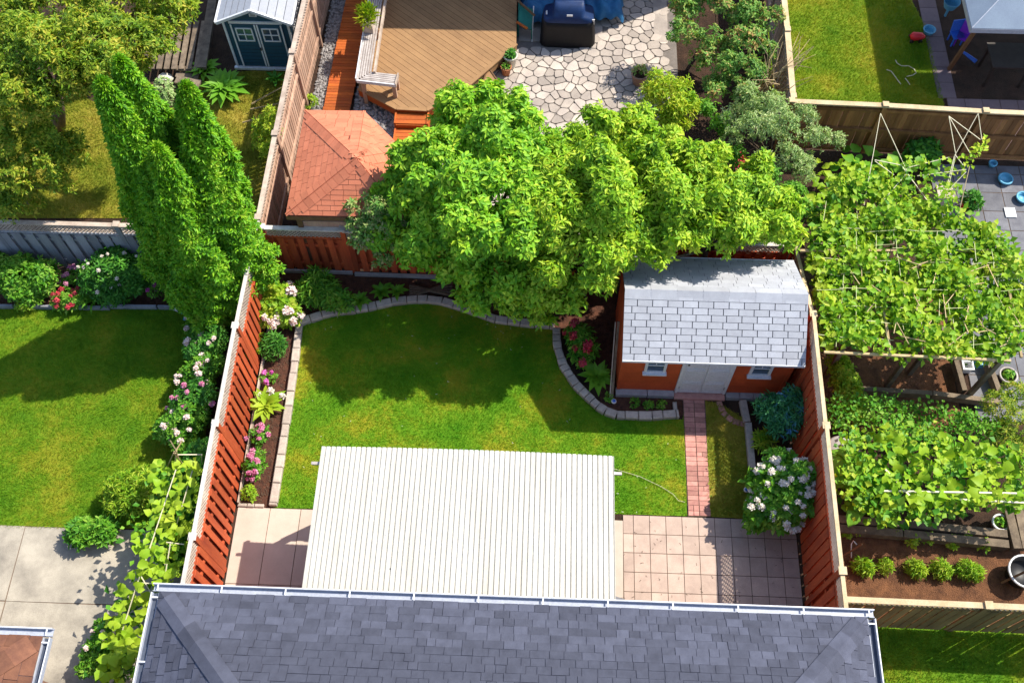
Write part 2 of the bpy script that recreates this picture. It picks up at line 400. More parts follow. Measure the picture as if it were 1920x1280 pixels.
def tree(name, label, cat, base, clumps, m, dens=45, n=7, L=.13, W=.05, el=(-.3, .4), trunk=.09, group=None, lumps=5, branches=True, up=.5, fill=.5, zlo=-.55):
    base = Vector((base[0], base[1], 0)); t = thing(name, label, cat, base, 0, group)
    lf = Leaves(); tb = MB()
    top = max(c[2] for c in clumps); cx = sum(P(c[0], c[1], c[2])[0] for c in clumps)/len(clumps); cy = sum(P(c[0], c[1], c[2])[1] for c in clumps)/len(clumps)
    fork = Vector((base.x*.6+cx*.4, base.y*.6+cy*.4, top*.42))
    for px, py, z, r in clumps:
        c = P(px, py, z)
        lf.clump(c, r*.8, dens*fill, zlo, n, L, W, el, up)
        for sc, sr in subclumps(c, r, lumps): lf.clump(sc, sr*random.uniform(.85, 1.25), dens*1.5, zlo, n, L*random.uniform(.8, 1.15), W, el, up, shell=(.55, 1.22))
        if branches:
            mid = fork.lerp(c, .55)+Vector((random.uniform(-.15, .15), random.uniform(-.15, .15), -.1))
            tb.tube([fork, mid, c], [trunk*.5, trunk*.3, trunk*.1], 5)
    tb.tube([base-Vector((0, 0, .1)), base.lerp(fork, .5)+Vector((.04, .03, 0)), fork], [trunk*1.2, trunk*.9, trunk*.6], 8)
    tb.part('trunk', 'bark', t, True)
    link('crown', lf.mesh('crown', m), t)
    return t
def plant(name, label, cat, base, clumps, m, group=None, dens=90, n=6, L=.09, W=.035, el=(-.2, .6), up=.6, stems=True, zlo=-.3, lumps=0):
    """small plant: foliage + stems; clumps given in metres (dx, dy, z, r) from the base"""
    base = Vector((base[0], base[1], 0)); t = thing(name, label, cat, base, 0, group)
    lf = Leaves()
    for dx, dy, z, r in clumps:
        c = base+Vector((dx, dy, z))
        lf.clump(c, r, dens, zlo, n, L, W, el, up)
        for sc, sr in subclumps(c, r, lumps, .4): lf.clump(sc, sr, dens*1.3, zlo, n, L, W, el, up)
    link('foliage', lf.mesh('foliage', m), t)
    if stems:
        b = MB()
        for dx, dy, z, r in clumps:
            for k in range(3):
                b.tube([base+Vector((dx*.3, dy*.3, -.02)), base+Vector((dx+random.uniform(-.5, .5)*r, dy+random.uniform(-.5, .5)*r, z))], [.008, .004], 4)
        b.part('stem', 'stem', t)
    return t
HEAD = {}
def head(m, r=.07):
    if m not in HEAD:
        lf = Leaves(); lf.clump((0, 0, 0), .8, 4.0, -.3, 3, .75, .55, (.0, .5), .2, shell=(.7, .9)); HEAD[m] = lf.mesh('flower_'+m, m)
    return HEAD[m]
def flowers(t, m, pts, r, label=None):
    for p in pts:
        o = link('flower_head', head(m), t, Matrix.Translation(Vector(p)) @ Matrix.Rotation(random.random()*6, 4, 'Z') @ Matrix.Diagonal((*(r*random.uniform(.75, 1.2),)*3, 1)))
        if label: o['label'] = label
def flowers_on(t, m, clumps, base, num, r, label=None):
    base = Vector((base[0], base[1], 0)); pts = []
    for i in range(num):
        dx, dy, z, cr = random.choice(clumps)
        d = Vector((random.gauss(0, .8), random.gauss(-.2, .8), abs(random.gauss(.9, .6)))).normalized()
        pts.append(base+Vector((dx, dy, z))+d*cr*1.2)
    flowers(t, m, pts, r, label)
BL = {}
def bladeleaf(m, kind):
    """a broad leaf of 8 triangles, unit length along +x, arching"""
    if (m, kind) not in BL:
        if kind == 'hosta': ws = [(0, .03, 0), (.3, .13, .2), (.62, .16, .26), (1, 0, .12)]
        elif kind == 'heart': ws = [(0, .05, .02), (.12, .42, .06), (.5, .44, .1), (1, 0, -.05)]
        else: ws = [(0, .03, 0), (.3, .07, .25), (.65, .07, .32), (1, 0, .1)]
        b = MB(); v = []; 
        for x, w2, z in ws: v += [(x, w2, z+.35*w2), (x, 0, z), (x, -w2, z+.35*w2)]
        f = []
        for i in range(3):
            for k in range(2): f.append((i*3+k, i*3+k+1, i*3+k+4, i*3+k+3))
        b.add(v, f); BL[(m, kind)] = b.mesh('leaf_'+kind, m, True)
    return BL[(m, kind)]
def hosta(name, label, base, m, n=16, L=.3, kind='hosta', group=None, z0=.05, cat='plant'):
    base = Vector((base[0], base[1], 0)); t = thing(name, label, cat, base, 0, group)
    for i in range(n):
        ring = i/n; az = i*2.4+random.uniform(-.2, .2); el = .1+ring*.95
        l = L*(1-.35*ring)*random.uniform(.85, 1.15)
        Mx = Matrix.Translation(base+Vector((0, 0, z0))) @ Matrix.Rotation(az, 4, 'Z') @ Matrix.Rotation(-el, 4, 'Y') @ Matrix.Diagonal((l, l, l, 1))
        link('leaf', bladeleaf(m, kind), t, Mx)
    b = MB(); b.tube([base-Vector((0, 0, .02)), base+Vector((0, 0, z0+.06))], [.03, .02], 6); b.part('crown_base', 'stem', t)
    return t
def grass(m, poly, per_m2, h=.05, wd=.012, seed_z=0.004, label='short mown lawn grass', holes=()):
    xs = [p[0] for p in poly]; ys = [p[1] for p in poly]; A = (max(xs)-min(xs))*(max(ys)-min(ys)); n = int(A*per_m2)
    x = RNG.uniform(min(xs), max(xs), n); y = RNG.uniform(min(ys), max(ys), n); k = inpoly(x, y, poly)
    for hl in holes: k &= ~inpoly(x, y, hl)
    x, y = x[k], y[k]; n = len(x)
    a = RNG.uniform(0, 6.283, n); hh = h*RNG.uniform(.5, 1.3, n); ww = wd*RNG.uniform(.6, 1.2, n)
    cl = np.sin(x*3.1+np.sin(y*2.3)*2)*1.5+np.sin(y*4.7+x)*1.2; la = cl+RNG.normal(size=n)*.9; lean = RNG.uniform(.2, 1.1, n)*hh
    B = np.stack([x, y, np.full(n, seed_z)], 1); s = np.stack([np.cos(a), np.sin(a), np.zeros(n)], 1)*ww[:, None]*.5
    T = B+np.stack([np.cos(la)*lean, np.sin(la)*lean, hh], 1)
    V = np.stack([B-s, B+s, T], 1).reshape(-1, 3)
    lf = Leaves(); lf.V = [V]; lf.F = [np.arange(3*n).reshape(-1, 3)]
    return props(link('lawn_grass', lf.mesh('lawn_grass', m)), label, 'grass', kind='stuff')
def vines(name, label, cat, base, poly_px, z, m, per_m2, L, W, parent=None, zvar=.12, hole=.35, n=1, el=(-.3, .4), part='leaves'):
    """leaves spread over an area at height z, with gaps"""
    poly = XY(poly_px, z); xs = [p[0] for p in poly]; ys = [p[1] for p in poly]
    N_ = int((max(xs)-min(xs))*(max(ys)-min(ys))*per_m2); x = RNG.uniform(min(xs), max(xs), N_); y = RNG.uniform(min(ys), max(ys), N_)
    g = np.sin(x*5.1+y*2.2)+np.sin(y*6.3-x*1.7+1)+np.sin(x*2.1-y*3.9+2)+RNG.normal(size=N_)*.6
    k = inpoly(x, y, poly) & (g > -3+hole*4.5); x, y = x[k], y[k]
    C = np.stack([x, y, z+RNG.normal(size=len(x))*zvar+.10*np.sin(x*4+y*3)+.08*np.sin(y*7-x*2)], 1)
    Nr = RNG.normal(size=C.shape)*.45+np.array([.1, -.1, 1])
    lf = Leaves(); lf.spray(C, Nr, n, L, W, el, fold=.1, curl=.15)
    if parent: return link(part, lf.mesh(part, m), parent)
    base = Vector((base[0], base[1], 0))
    return props(link(name, lf.mesh(name, m, base), None, Matrix.Translation(base)), label, cat)
# ================================================================== THE GROUND
struct('ground', 'soil', [(-200, -200), (200, -200), (200, 200), (-200, 200)], -.012)
MAIN = XY([(566, 612), (600, 600), (640, 590), (690, 578), (750, 566), (830, 568), (890, 585), (950, 605), (1040, 618), (1046, 665), (1072, 712), (1105, 752), (1150, 783), (1280, 786), (1283, 755), (1288, 967), (900, 955), (512, 952), (541, 780)])
STRIP = XY([(1322, 752), (1350, 756), (1402, 790), (1412, 870), (1418, 973), (1330, 968)])
LEFT = XY([(-60, 576), (335, 578), (372, 610), (395, 640), (400, 700), (380, 860), (330, 990), (-60, 990)])
BACKL = XY([(-60, 409), (520, 409), (548, 170), (545, 120), (360, 150), (330, 205), (200, 200), (-60, 100)])
BACKR = XY([(1440, -40), (1690, -40), (1738, 60), (1775, 220), (1440, 200)])
LOWR = [(6.0, 4.45), (13, 4.45), (13, 0), (6.0, 0)]
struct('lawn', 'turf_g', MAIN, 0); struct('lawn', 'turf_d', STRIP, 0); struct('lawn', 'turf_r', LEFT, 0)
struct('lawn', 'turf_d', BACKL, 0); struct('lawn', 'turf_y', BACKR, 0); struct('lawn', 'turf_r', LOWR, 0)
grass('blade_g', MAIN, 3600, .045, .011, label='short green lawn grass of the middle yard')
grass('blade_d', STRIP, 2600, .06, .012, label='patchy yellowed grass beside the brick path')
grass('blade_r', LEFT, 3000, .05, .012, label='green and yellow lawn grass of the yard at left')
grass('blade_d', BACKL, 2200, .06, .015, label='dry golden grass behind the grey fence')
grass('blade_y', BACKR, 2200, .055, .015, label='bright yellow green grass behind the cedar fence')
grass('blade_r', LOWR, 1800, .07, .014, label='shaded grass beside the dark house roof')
struct('garden_bed', 'mulch', [(-5.72, 6.22), (-5.0, 6.22), (-5.0, 10.35), (-3, 11.0), (-1.2, 10.75), (1.2, 10.2), (1.4, 8.6), (3.1, 8.5), (3.1, 9.2), (1.7, 9.2), (1.7, 11.62), (-5.72, 11.62)], -.006)
struct('garden_bed', 'garden_soil', [(5.3, 4.5), (9.7, 4.5), (9.7, 6.0), (5.3, 6.2)], -.006)
struct('garden_bed', 'garden_soil', [(5.3, 8.3), (8.7, 8.3), (8.7, 11.6), (5.3, 11.6)], -.006)
struct('garden_bed', 'mulch', [(-13, 10.6), (-7.7, 10.6), (-5.9, 9.8), (-5.9, 11.55), (-13, 11.55)], -.006)

def slab_set(name, m, x0, y0, x1, y1, xs, ys, gap=.012, th=.05, ztop=.012, bed='joint', bedname='patio_base', skew=0):
    """paving: a sanded base with each slab laid on it"""
    b = struct(bedname, bed, [(x0, y0), (x1, y0), (x1, y1), (x0, y1)], ztop-.008, .05)
    for i in range(len(xs)-1):
        for j in range(len(ys)-1):
            ax, bx, ay, by = max(xs[i], x0), min(xs[i+1], x1), max(ys[j], y0), min(ys[j+1], y1)
            if bx-ax < .05 or by-ay < .05: continue
            rz_ = rotz(random.gauss(0, .003)) @ Matrix.Rotation(random.gauss(0, .002), 3, 'X')
            box(name, m, b, ((ax+bx)/2, (ay+by)/2, ztop-th/2+.0015+random.uniform(-.002, .002)), (bx-ax-gap, by-ay-gap, th), rz_)
    return b
xs = [1.80, 2.0]+[2.0+.313*k for k in range(1, 12)]
slab_set('paving_tile', 'tile', 1.8, 3.2, 5.12, 6.36, xs, [6.36-.372*k for k in range(9)][::-1], .012)
slab_set('paving_slab', 'slab', -5.70, 3.2, 1.8, 6.25, [-5.70, -5.06, -4.46, -3.3, -2.2, -1.1, 0, 1.1, 1.8], [3.2, 4.75, 6.25], .014)
slab_set('paving_slab', 'oldslab', -14, -2, -6.3, 5.72, [-14, -9.75, -6.3], [-2, 1.9, 4.27, 5.72], .02, bedname='side_patio_base')
# brick path to the shed
bp = struct('brick_path_base', 'joint', [(3.06, 6.38), (3.50, 6.38), (3.52, 8.98), (3.06, 8.98)], .004, .05)
y = 6.39; row = 0
while y < 8.93:
    hgt = random.choice((.098, .098, .10, .115))
    for k in (0, 1):
        x0 = 3.07+k*.22
        if random.random() < .18: parts = [(x0, .105), (x0+.108, .105)]
        else: parts = [(x0, .213)]
        for px_, wd_ in parts:
            box('brick', 'brick', bp, (px_+wd_/2, y+hgt/2, .003+random.uniform(-.003, .003)), (wd_-.008, hgt-.008, .03), rotz(random.gauss(0, .012)))
    y += hgt; row += 1
# purple grey pavers and dark pavers of the neighbours on the right
slab_set('paver', 'mauve', 9.75, 15.55, 16, 17.1, [9.75+.42*k for k in range(16)], [15.55, 15.94, 16.33, 16.72, 17.1], .014, bedname='paver_base')
slab_set('paver', 'mauve', 9.55, 17.1, 10.0, 20.6, [9.55, 10.0], [17.1+.5*k for k in range(9)], .014, bedname='paver_base')
struct('gazebo_floor', 'soil', [(10.0, 17.1), (18, 17.1), (18, 24), (10.0, 24)], 0.0)
slab_set('paver', 'paver', 9.0, 8.6, 14.5, 15.1, [9.0+.52*k for k in range(12)], [8.6+.52*k for k in range(14)], .02, bedname='paver_base')

# flagstone patio: a Voronoi of stones
FP = [(-3.1, 12.2), (3.1, 12.2), (3.1, 18.55), (.9, 18.55), (-.7, 18.35), (-1.35, 17.5), (-2.1, 16.6)]
fb = struct('flagstone_base', 'grout', [(-3.3, 12.0), (3.3, 12.0), (3.3, 22.5), (-.7, 22.5), (-.7, 18.3), (-2.2, 16.5), (-3.3, 14.5)], -.002)
cell = .255; seeds = []
for i in range(-14, 16):
    for j in range(44, 90):
        seeds.append((i*cell+random.uniform(-.4, .4)*cell+(j % 2)*cell*.5, j*cell*.92+random.uniform(-.4, .4)*cell))
grid = {}
for s_ in seeds: grid.setdefault((int(s_[0]//.5), int(s_[1]//.5)), []).append(s_)
cand = []
for sx, sy in seeds:
    inr = inpoly(np.array([sx]), np.array([sy]), [(-2.9, 12.3), (3.1, 12.3), (3.1, 18.6), (1.6, 18.65), (-.6, 18.3), (-1.5, 17.3), (-2.4, 16.2)])[0]
    inr2 = 1.5 < sx < 3.1 and 18.4 < sy < 20.4
    if not (inr or inr2): continue
    q = [(sx-.4, sy-.4), (sx+.4, sy-.4), (sx+.4, sy+.4), (sx-.4, sy+.4)]
    for gx in range(int(sx//.5)-1, int(sx//.5)+2):
        for gy in range(int(sy//.5)-1, int(sy//.5)+2):
            for tx, ty in grid.get((gx, gy), []):
                dd = math.hypot(tx-sx, ty-sy)
                if dd < 1e-6: continue
                mx, my = sx+(tx-sx)*(.5-.011/dd), sy+(ty-sy)*(.5-.011/dd)
                nx, ny = -(ty-sy), tx-sx
                if len(q) > 2: q = clip(q, (mx, my), (mx+nx, my+ny))
    if len(q) > 2 and abs(area(q)) > .006: cand.append((q, (sx, sy)))
cand.sort(key=lambda c: -c[1][1])     # the farthest first: those near the trees are hidden
rest = MB()
for n_, (q, c_) in enumerate(cand):
    th = .018+random.uniform(0, .01)
    # round the corners a little
    rq = []
    for i in range(len(q)):
        a, b, c = Vector(q[i-1]), Vector(q[i]), Vector(q[(i+1) % len(q)])
        rq += [tuple(b+(a-b)*.18), tuple(b+(c-b)*.18)]
    mb = MB() if n_ < 300 else rest
    mb.prism([(p[0], p[1], 0) for p in rq], (0, 0, th))
    if n_ < 300: mb.part('flagstone', 'flag', fb)
if rest.v: props(rest.part('flagstones_under_trees', 'flag', fb), kind='stuff')
for x0, y0, x1, y1 in ((-.65, 18.62, 1.45, 19.4), (-.65, 19.45, 1.45, 20.6), (1.5, 20.45, 2.3, 21.4), (2.35, 20.45, 3.1, 21.4), (2.75, 18.7, 3.1, 20.4)):
    box('paving_slab', 'flag', fb, ((x0+x1)/2, (y0+y1)/2, .008), (x1-x0, y1-y0, .03))

# gravel strips beside the walkway
def gravel(name, poly, n, rmin, rmax, m='gravel', label='pale loose gravel'):
    xs_ = [p[0] for p in poly]; ys_ = [p[1] for p in poly]
    x = RNG.uniform(min(xs_), max(xs_), n); y = RNG.uniform(min(ys_), max(ys_), n); k = inpoly(x, y, poly); b = MB()
    for a, c in zip(x[k], y[k]):
        r = random.uniform(rmin, rmax); z = .01+r*.4*random.random(); a0 = random.random()*3
        ring = [(a+math.cos(a0+i*1.257)*r*random.uniform(.75, 1.1), c+math.sin(a0+i*1.257)*r*random.uniform(.6, 1), z) for i in range(5)]
        top = (a, c, z+r*.6); lo = [(p[0], p[1], 0) for p in ring]
        b.add(ring+lo+[top], [(i, (i+1) % 5, 10) for i in range(5)]+[(5+i, 5+(i+1) % 5, (i+1) % 5, i) for i in range(5)])
    me = b.mesh(name, m); return props(link(name, me), label, 'gravel', kind='stuff')
g1 = [(-5.62, 14.5), (-5.24, 14.5), (-5.10, 20.5), (-5.5, 20.5)]
g2 = [(-4.6, 15.0), (-3.35, 15.0), (-3.45, 16.35), (-4.55, 17.0)]
struct('gravel_bed', 'gravelbed', g1, -.004); struct('gravel_bed', 'gravelbed', g2, -.004)
gravel('gravel', g1, 1500, .02, .05, label='white and grey gravel strip along the tall tan fence')
gravel('gravel', g2, 700, .03, .06, label='grey pebbles between the terracotta roof and the brown deck')

# ================================================================== HOUSES
EZ = 3.0; X0, X1, Y1, Y0 = -5.81, 5.29, 3.84, -5.2; SL = .46; WH = (Y1-Y0)/2
def hip_house(name, label, x0, x1, y1, y0, ez, sl, shing, felt, limit=290, keep=None, course=.14, widths=(.13, .33)):
    t = thing(name, label, 'house', ((x0+x1)/2, (y0+y1)/2, 0)); hw = (y1-y0)/2; rz_ = ez+sl*hw; ym = (y0+y1)/2
    b = MB(); b.box(((x0+x1)/2, (y0+y1)/2, ez/2-.06), (x1-x0-.9, y1-y0-.9, ez-.12)); b.part('wall', 'housewall', t)
    r = MB(); a, b_, c, d = (x0, y1, ez), (x1, y1, ez), (x1, y0, ez), (x0, y0, ez); e, f = (x0+hw, ym, rz_), (x1-hw, ym, rz_)
    r.add([a, b_, c, d, e, f], [(1, 0, 4, 5), (2, 1, 5), (3, 2, 5, 4), (0, 3, 4), (0, 1, 2, 3)]); roof = r.part('roof', felt, t)
    L_ = math.hypot(1, sl)
    # front plane: u runs -x, v runs up
    W_ = x1-x0; vv = hw*L_
    slate(roof, 'shingle', shing, (x1, y1, ez+.004), (-1, 0, 0), (0, -1, sl), [(0, 0), (W_, 0), (W_-hw, vv), (hw, vv)], course, widths, keep=keep, limit=limit)
    D = y1-y0
    slate(roof, 'shingle', shing, (x0, y1, ez+.004), (0, -1, 0), (1, 0, sl), [(0, 0), (D, 0), (D/2, vv)], course, widths, keep=keep, limit=70, stuffname='side_shingle_courses')
    slate(roof, 'shingle', shing, (x1, y0, ez+.004), (0, 1, 0), (-1, 0, sl), [(0, 0), (D, 0), (D/2, vv)], course, widths, keep=keep, limit=70, stuffname='side_shingle_courses')
    # hip caps
    for sx, xc in ((1, x0), (-1, x1)):
        n_ = 16
        for i in range(n_):
            s0 = .12+i*.24; p = Vector((xc+sx*s0, y1-s0, ez+sl*s0+.03)); q = Vector((xc+sx*(s0+.27), y1-s0-.27, ez+sl*(s0+.27)+.022))
            if keep and not keep(p): continue
            dirv = (q-p).normalized(); nf = Vector((0, sl, 1)).normalized(); ns = Vector((-sx*sl, 0, 1)).normalized()
            vf = dirv.cross(nf).normalized(); vs_ = dirv.cross(ns).normalized()
            if vf.y < 0: vf = -vf
            if (vs_.x*sx) > 0: vs_ = -vs_
            vf = -vf if vf.x*sx < 0 else vf
            w_ = .17; m_ = MB(); lift = Vector((0, 0, .012))
            a0, a1 = p+lift, q+lift; m_.prism([a0, a1, a1+vf*w_, a0+vf*w_], (0, 0, -.012)); m_.prism([a1, a0, a0+vs_*w_, a1+vs_*w_], (0, 0, -.012))
            m_.part('hip_cap', shing, roof)
    # gutters: a trough with hangers
    def gut(p, q, out, nm):
        p, q, out = Vector(p), Vector(q), Vector(out); g = MB(); z = Vector((0, 0, 1))
        g.beam(p+out*.115-z*.03, q+out*.115-z*.03, .022, .10); g.beam(p+out*.01-z*.05, q+out*.01-z*.05, .012, .08)
        gg = g.part('gutter', 'gutter', t); i_ = MB(); i_.beam(p+out*.06-z*.06, q+out*.06-z*.06, .085, .012); i_.part('gutter_bed', 'gutter_in' if nm else 'gutter', gg); i_ = MB(); i_.beam(p+out*.118+z*.022, q+out*.118+z*.022, .016, .008); i_.part('gutter_lip', 'white', gg)
        L2 = (q-p).length; n2 = max(2, int(L2/.98))
        for k in range(n2+1):
            c = p.lerp(q, (k+.08)/(n2+.16)); box('gutter_hanger', 'white', gg, c+out*.065+z*.014, (.022 if abs(out.y) > .5 else .12, .12 if abs(out.y) > .5 else .022, .008))
    gut((x0-.12, y1, ez), (x1+.12, y1, ez), (0, 1, 0), 0)
    gut((x0, y1-.02, ez), (x0, y0, ez), (-1, 0, 0), 1); gut((x1, y0, ez), (x1, y1-.02, ez), (1, 0, 0), 1)
    return t
def vis(c):
    v = np.array([c[0], c[1], c[2]-CH]); a = v@FV; px = 960+FPX*(v@RV)/a; py = 640-FPX*(v@UV)/a
    return -60 < px < 1980 and -60 < py < 1330
hip_house('house', 'blue grey shingled house roof with metal gutters at the bottom of the photo', X0, X1, Y1, Y0, EZ, SL, 'shing_b', 'felt', keep=vis)
nb = P(96, 1180, 3.0)
hip_house('house', 'brown shingled roof corner with white gutter beside the concrete patio', nb.x-9, nb.x-.1, nb.y-.1, nb.y-8, 3.0, .4, 'shing_n', 'felt', keep=vis, course=.2, widths=(.25, .5))

# ================================================================== WHITE PATIO CANOPY
cv = thing('patio_canopy', 'white corrugated metal canopy over the patio beside the house', 'canopy', (-1.2, 5.2, 0))
cx0, cx1, cy0, cy1 = -3.66, 1.42, 3.98, 6.56
def cz(x, y): return 2.50+.07*(1-((x-cx0)/(cx1-cx0)*2-1)**2)+.06*(cy1-y)/(cy1-cy0)
b = MB(); nr = 57; pv = []
for i in range(nr*4+1):
    x = cx0+(cx1-cx0)*(i//4+(0, .64, .74, .90)[i % 4])/nr; dz = (.028, .030, .004, .004)[i % 4]
    for yy in (cy0, cy1+.006*(i % 4 < 2)): pv.append((x, yy, cz(x, yy)+dz))
b.add(pv, [(2*i, 2*i+1, 2*i+3, 2*i+2) for i in range(nr*4)]); sh = b.part('corrugated_sheet', 'metalwhite', cv)
sm = sh.modifiers.new('thickness', 'SOLIDIFY'); sm.thickness = .004
for x in (cx0+.03, cx1-.03): beam('side_trim', 'white', cv, (x, cy0, cz(x, cy0)-.03), (x, cy1, cz(x, cy1)-.03), .05, .07)
for y in (cy0+.1, 5.2, cy1-.1): beam('rafter', 'white', cv, (cx0+.1, y, 2.44), (cx1-.1, y, 2.44), .05, .08)
for x in (cx0+.45, cx1-.4): box('post', 'white', cv, (x, cy1-.14, 1.2), (.09, .09, 2.4))
beam('support_arm', 'bench', cv, (cx0+.02, cy1-.28, 2.45), (cx0-.16, cy1-.28, 2.44), .05, .04)
beam('support_arm', 'bench', cv, (cx1-.02, cy1-.28, 2.45), (cx1+.14, cy1-.28, 2.44), .05, .04)
scr = MB()
for yy in (cy1-.12, 5.75, 5.0, 4.3):
    for i in range(2, nr, 6): scr.lathe([(.009, 0), (.008, .006), (0, .008)], (cx0+(cx1-cx0)*(i+.3)/nr, yy, cz(cx0+(cx1-cx0)*(i+.3)/nr, yy)+.031), 6)
props(scr.part('screw_rows', 'gutter', cv), kind='stuff')
sp = MB(); sp.use('dark').lathe([(0, .006), (.012, .006), (.016, 0)], (-2.26, 4.43, cz(-2.26, 4.43)+.022), 8); sp.part('bolt_head', 'dark', cv)
st = P(522, 1012, 0)+Vector((sd.x, sd.y, 0))*(2.36/sd.z)
cu = MB()
for i in range(16):
    cu.box((st.x+.1+i*.15, st.y, 1.2), (.15, .03+.03*(i % 2), 2.3))
cu.solo('privacy_curtain', 'cream', 'pale curtain hanging under the white canopy, its shadow falling on the slabs', 'curtain', (st.x+1.2, st.y, 0.05))
cb = MB(); q = P(1175, 1128, .4)
cb.add([(q.x-.35, q.y+.12, .5), (q.x-.05, q.y+.05, .42), (q.x+.12, q.y-.02, .3), (q.x-.02, q.y-.2, .34), (q.x-.35, q.y-.25, .5), (q.x-.3, q.y+.1, .02), (q.x+.02, q.y+.03, .02), (q.x+.1, q.y-.02, .02), (q.x-.02, q.y-.22, .02), (q.x-.35, q.y-.25, .02)],
       [(0, 1, 2, 3, 4), (0, 5, 6, 1), (1, 6, 7, 2), (2, 7, 8, 3), (3, 8, 9, 4), (4, 9, 5, 0)])
cb.solo('covered_chair', 'paver', 'grey covered chair corner sticking out from under the white canopy', 'chair cover', (q.x-.1, q.y, 0))

# ================================================================== FENCES
def lattice(mb, p, q, z0, z1, zq0=None, zq1=None, st=.085, w_=.017, th=.012):
    p, q = Vector(p), Vector(q); L_ = (q-p).length; e = (q-p)/L_; nrm = Vector((-e.y, e.x, 0)); H_ = z1-z0
    for sgn, off in ((1, .006), (-1, -.006)):
        s = -H_
        while s < L_:
            a, b2 = (s, s+H_)
            t0, t1 = max(0, -a/H_), min(1, (L_-a)/H_)
            if t1 > t0+.05:
                za, zb = (z0+H_*t0, z0+H_*t1) if sgn > 0 else (z1-H_*t0, z1-H_*t1)
                mb.beam(p+e*(a+H_*t0)+nrm*off+Vector((0, 0, za)), p+e*(a+H_*t1)+nrm*off+Vector((0, 0, zb)), w_, th, nrm)
            s += st
def fence(name, label, pts, heights, bm, pm, cm, lm='palewood', spacing=.2, bw=.14, lat=.36, shadow=True, inner=1, rails=(.35,), posts_label=None, capw=.10, gapjit=.004, group=None, rows2=None, post_m=None):
    """pts: fence line on the ground, a post at each; heights at each post; inner = +1/-1 the side the front boards are on"""
    t = thing(name, label, 'fence', ((pts[0][0]+pts[-1][0])/2, (pts[0][1]+pts[-1][1])/2, 0), 0, group)
    for i in range(len(pts)-1):
        p, q = Vector((*pts[i], 0)), Vector((*pts[i+1], 0)); L_ = (q-p).length; e = (q-p)/L_; nrm = Vector((-e.y, e.x, 0))*inner
        h0, h1 = heights[i]; ang = math.atan2(e.y, e.x)
        hh = lambda s: h0+(h1-h0)*s/L_
        beam('cap_rail', cm, t, p+Vector((0, 0, h0)), q+Vector((0, 0, h1)), capw, .035)
        if lat:
            lm_ = MB(); n_ = 1
            lattice(lm_, p+e*.05, q-e*.05, min(h0, h1)-lat+.02, min(h0, h1)-.02); props(lm_.part('lattice', lm, t), kind='stuff')
            beam('lattice_rail', pm, t, p+e*.04+Vector((0, 0, min(h0, h1)-lat)), q-e*.04+Vector((0, 0, min(h0, h1)-lat)), .05, .035)
        for rr in rails: beam('rail', pm, t, p+Vector((0, 0, rr)), q+Vector((0, 0, rr)), .038, .085)
        n_ = int(L_/spacing); sp_ = L_/n_
        for k in range(n_):
            s = (k+.5)*sp_; top = (hh(s)-lat-.02) if lat else hh(s)-.03; top = min(h0, h1)-lat-.03 if lat else top
            rw = rotz(ang+random.gauss(0, .01))
            c = p+e*(s+random.gauss(0, gapjit))+nrm*(.032 if shadow else .026); box('board', bm, t, c+Vector((0, 0, (top+.06)/2)), (bw, .018, top-.06), rw)
            if shadow and s+sp_*.5 < L_-.05:
                c = p+e*(s+sp_*.5)-nrm*.032; box('board', bm, t, c+Vector((0, 0, (top+.06)/2)), (bw, .018, top-.06), rotz(ang))
    for i, pt in enumerate(pts):
        hm = heights[0][0] if i == 0 else heights[i-1][1]; ph = MB()
        o = box('post', post_m or pm, t, (pt[0], pt[1], (hm+.03)/2), (.095, .095, hm+.03))
        c = box('post_cap', cm, o, (pt[0], pt[1], hm+.045), (.135, .135, .03))
    return t
H3 = lambda a, b, n: [(a+(b-a)*i/n, a+(b-a)*(i+1)/n) for i in range(n)]
fence('fence', 'red stained fence with white lattice top on the left side of the middle lawn', [(-5.8, 11.7), (-5.79, 9.25), (-5.78, 7.16), (-5.76, 5.0), (-5.74, 2.9)], [(1.72, 1.85), (1.9, 1.95), (2.05, 2.08), (2.15, 2.2)], 'redwood', 'redwood', 'whitecap', spacing=.2, bw=.135, lat=.38, inner=1, rails=(.35, 1.3), capw=.07)
fence('fence', 'red stained back fence with lattice top behind the green shrubs and the trees', [(-5.72, 11.72), (-4.05, 11.72), (-2.2, 11.70), (-.4, 11.7), (1.5, 11.7), (3.4, 11.7), (5.12, 11.7)], [(1.6, 1.6), (1.58, 1.58)]+[(1.55, 1.55)]*4, 'redwood', 'redwood', 'whitecap', spacing=.2, bw=.135, lat=.30, inner=-1, rails=(.3, 1.0))
fence('fence', 'red stained fence with lattice on the right side, beside the shed and tiles', [(5.28, 11.7), (5.27, 9.75), (5.24, 7.4), (5.2, 4.75), (5.18, 2.8)], [(1.45, 2.1), (2.15, 2.2), (2.25, 2.3), (2.3, 2.35)], 'redwood', 'redwood', 'caprail', spacing=.20, bw=.168, lat=.38, inner=1, shadow=True, rails=(.35, 1.3), capw=.07)
fence('fence', 'weathered grey fence with lattice top behind the flower bed at left', [(-14.2, 11.62), (-11.35, 11.62), (-8.7, 11.62), (-5.95, 11.66)], [(1.68, 1.68)]*3, 'greywood', 'greywood', 'palewood', spacing=.26, bw=.19, lat=.33, inner=-1, rails=(.3, 1.1), gapjit=.01)
fence('fence', 'tall tan slatted fence between the blue shed and the orange walkway', [(-5.78, 11.85), (-5.74, 14.0), (-5.68, 16.3), (-5.6, 18.3), (-5.5, 20.6)], [(1.75, 1.8), (1.8, 1.85), (1.85, 1.9), (1.9, 1.9)], 'tanwood', 'tanwood', 'palewood', spacing=.125, bw=.10, lat=.25, inner=1, shadow=False, rails=(.35, 1.2), capw=.10)
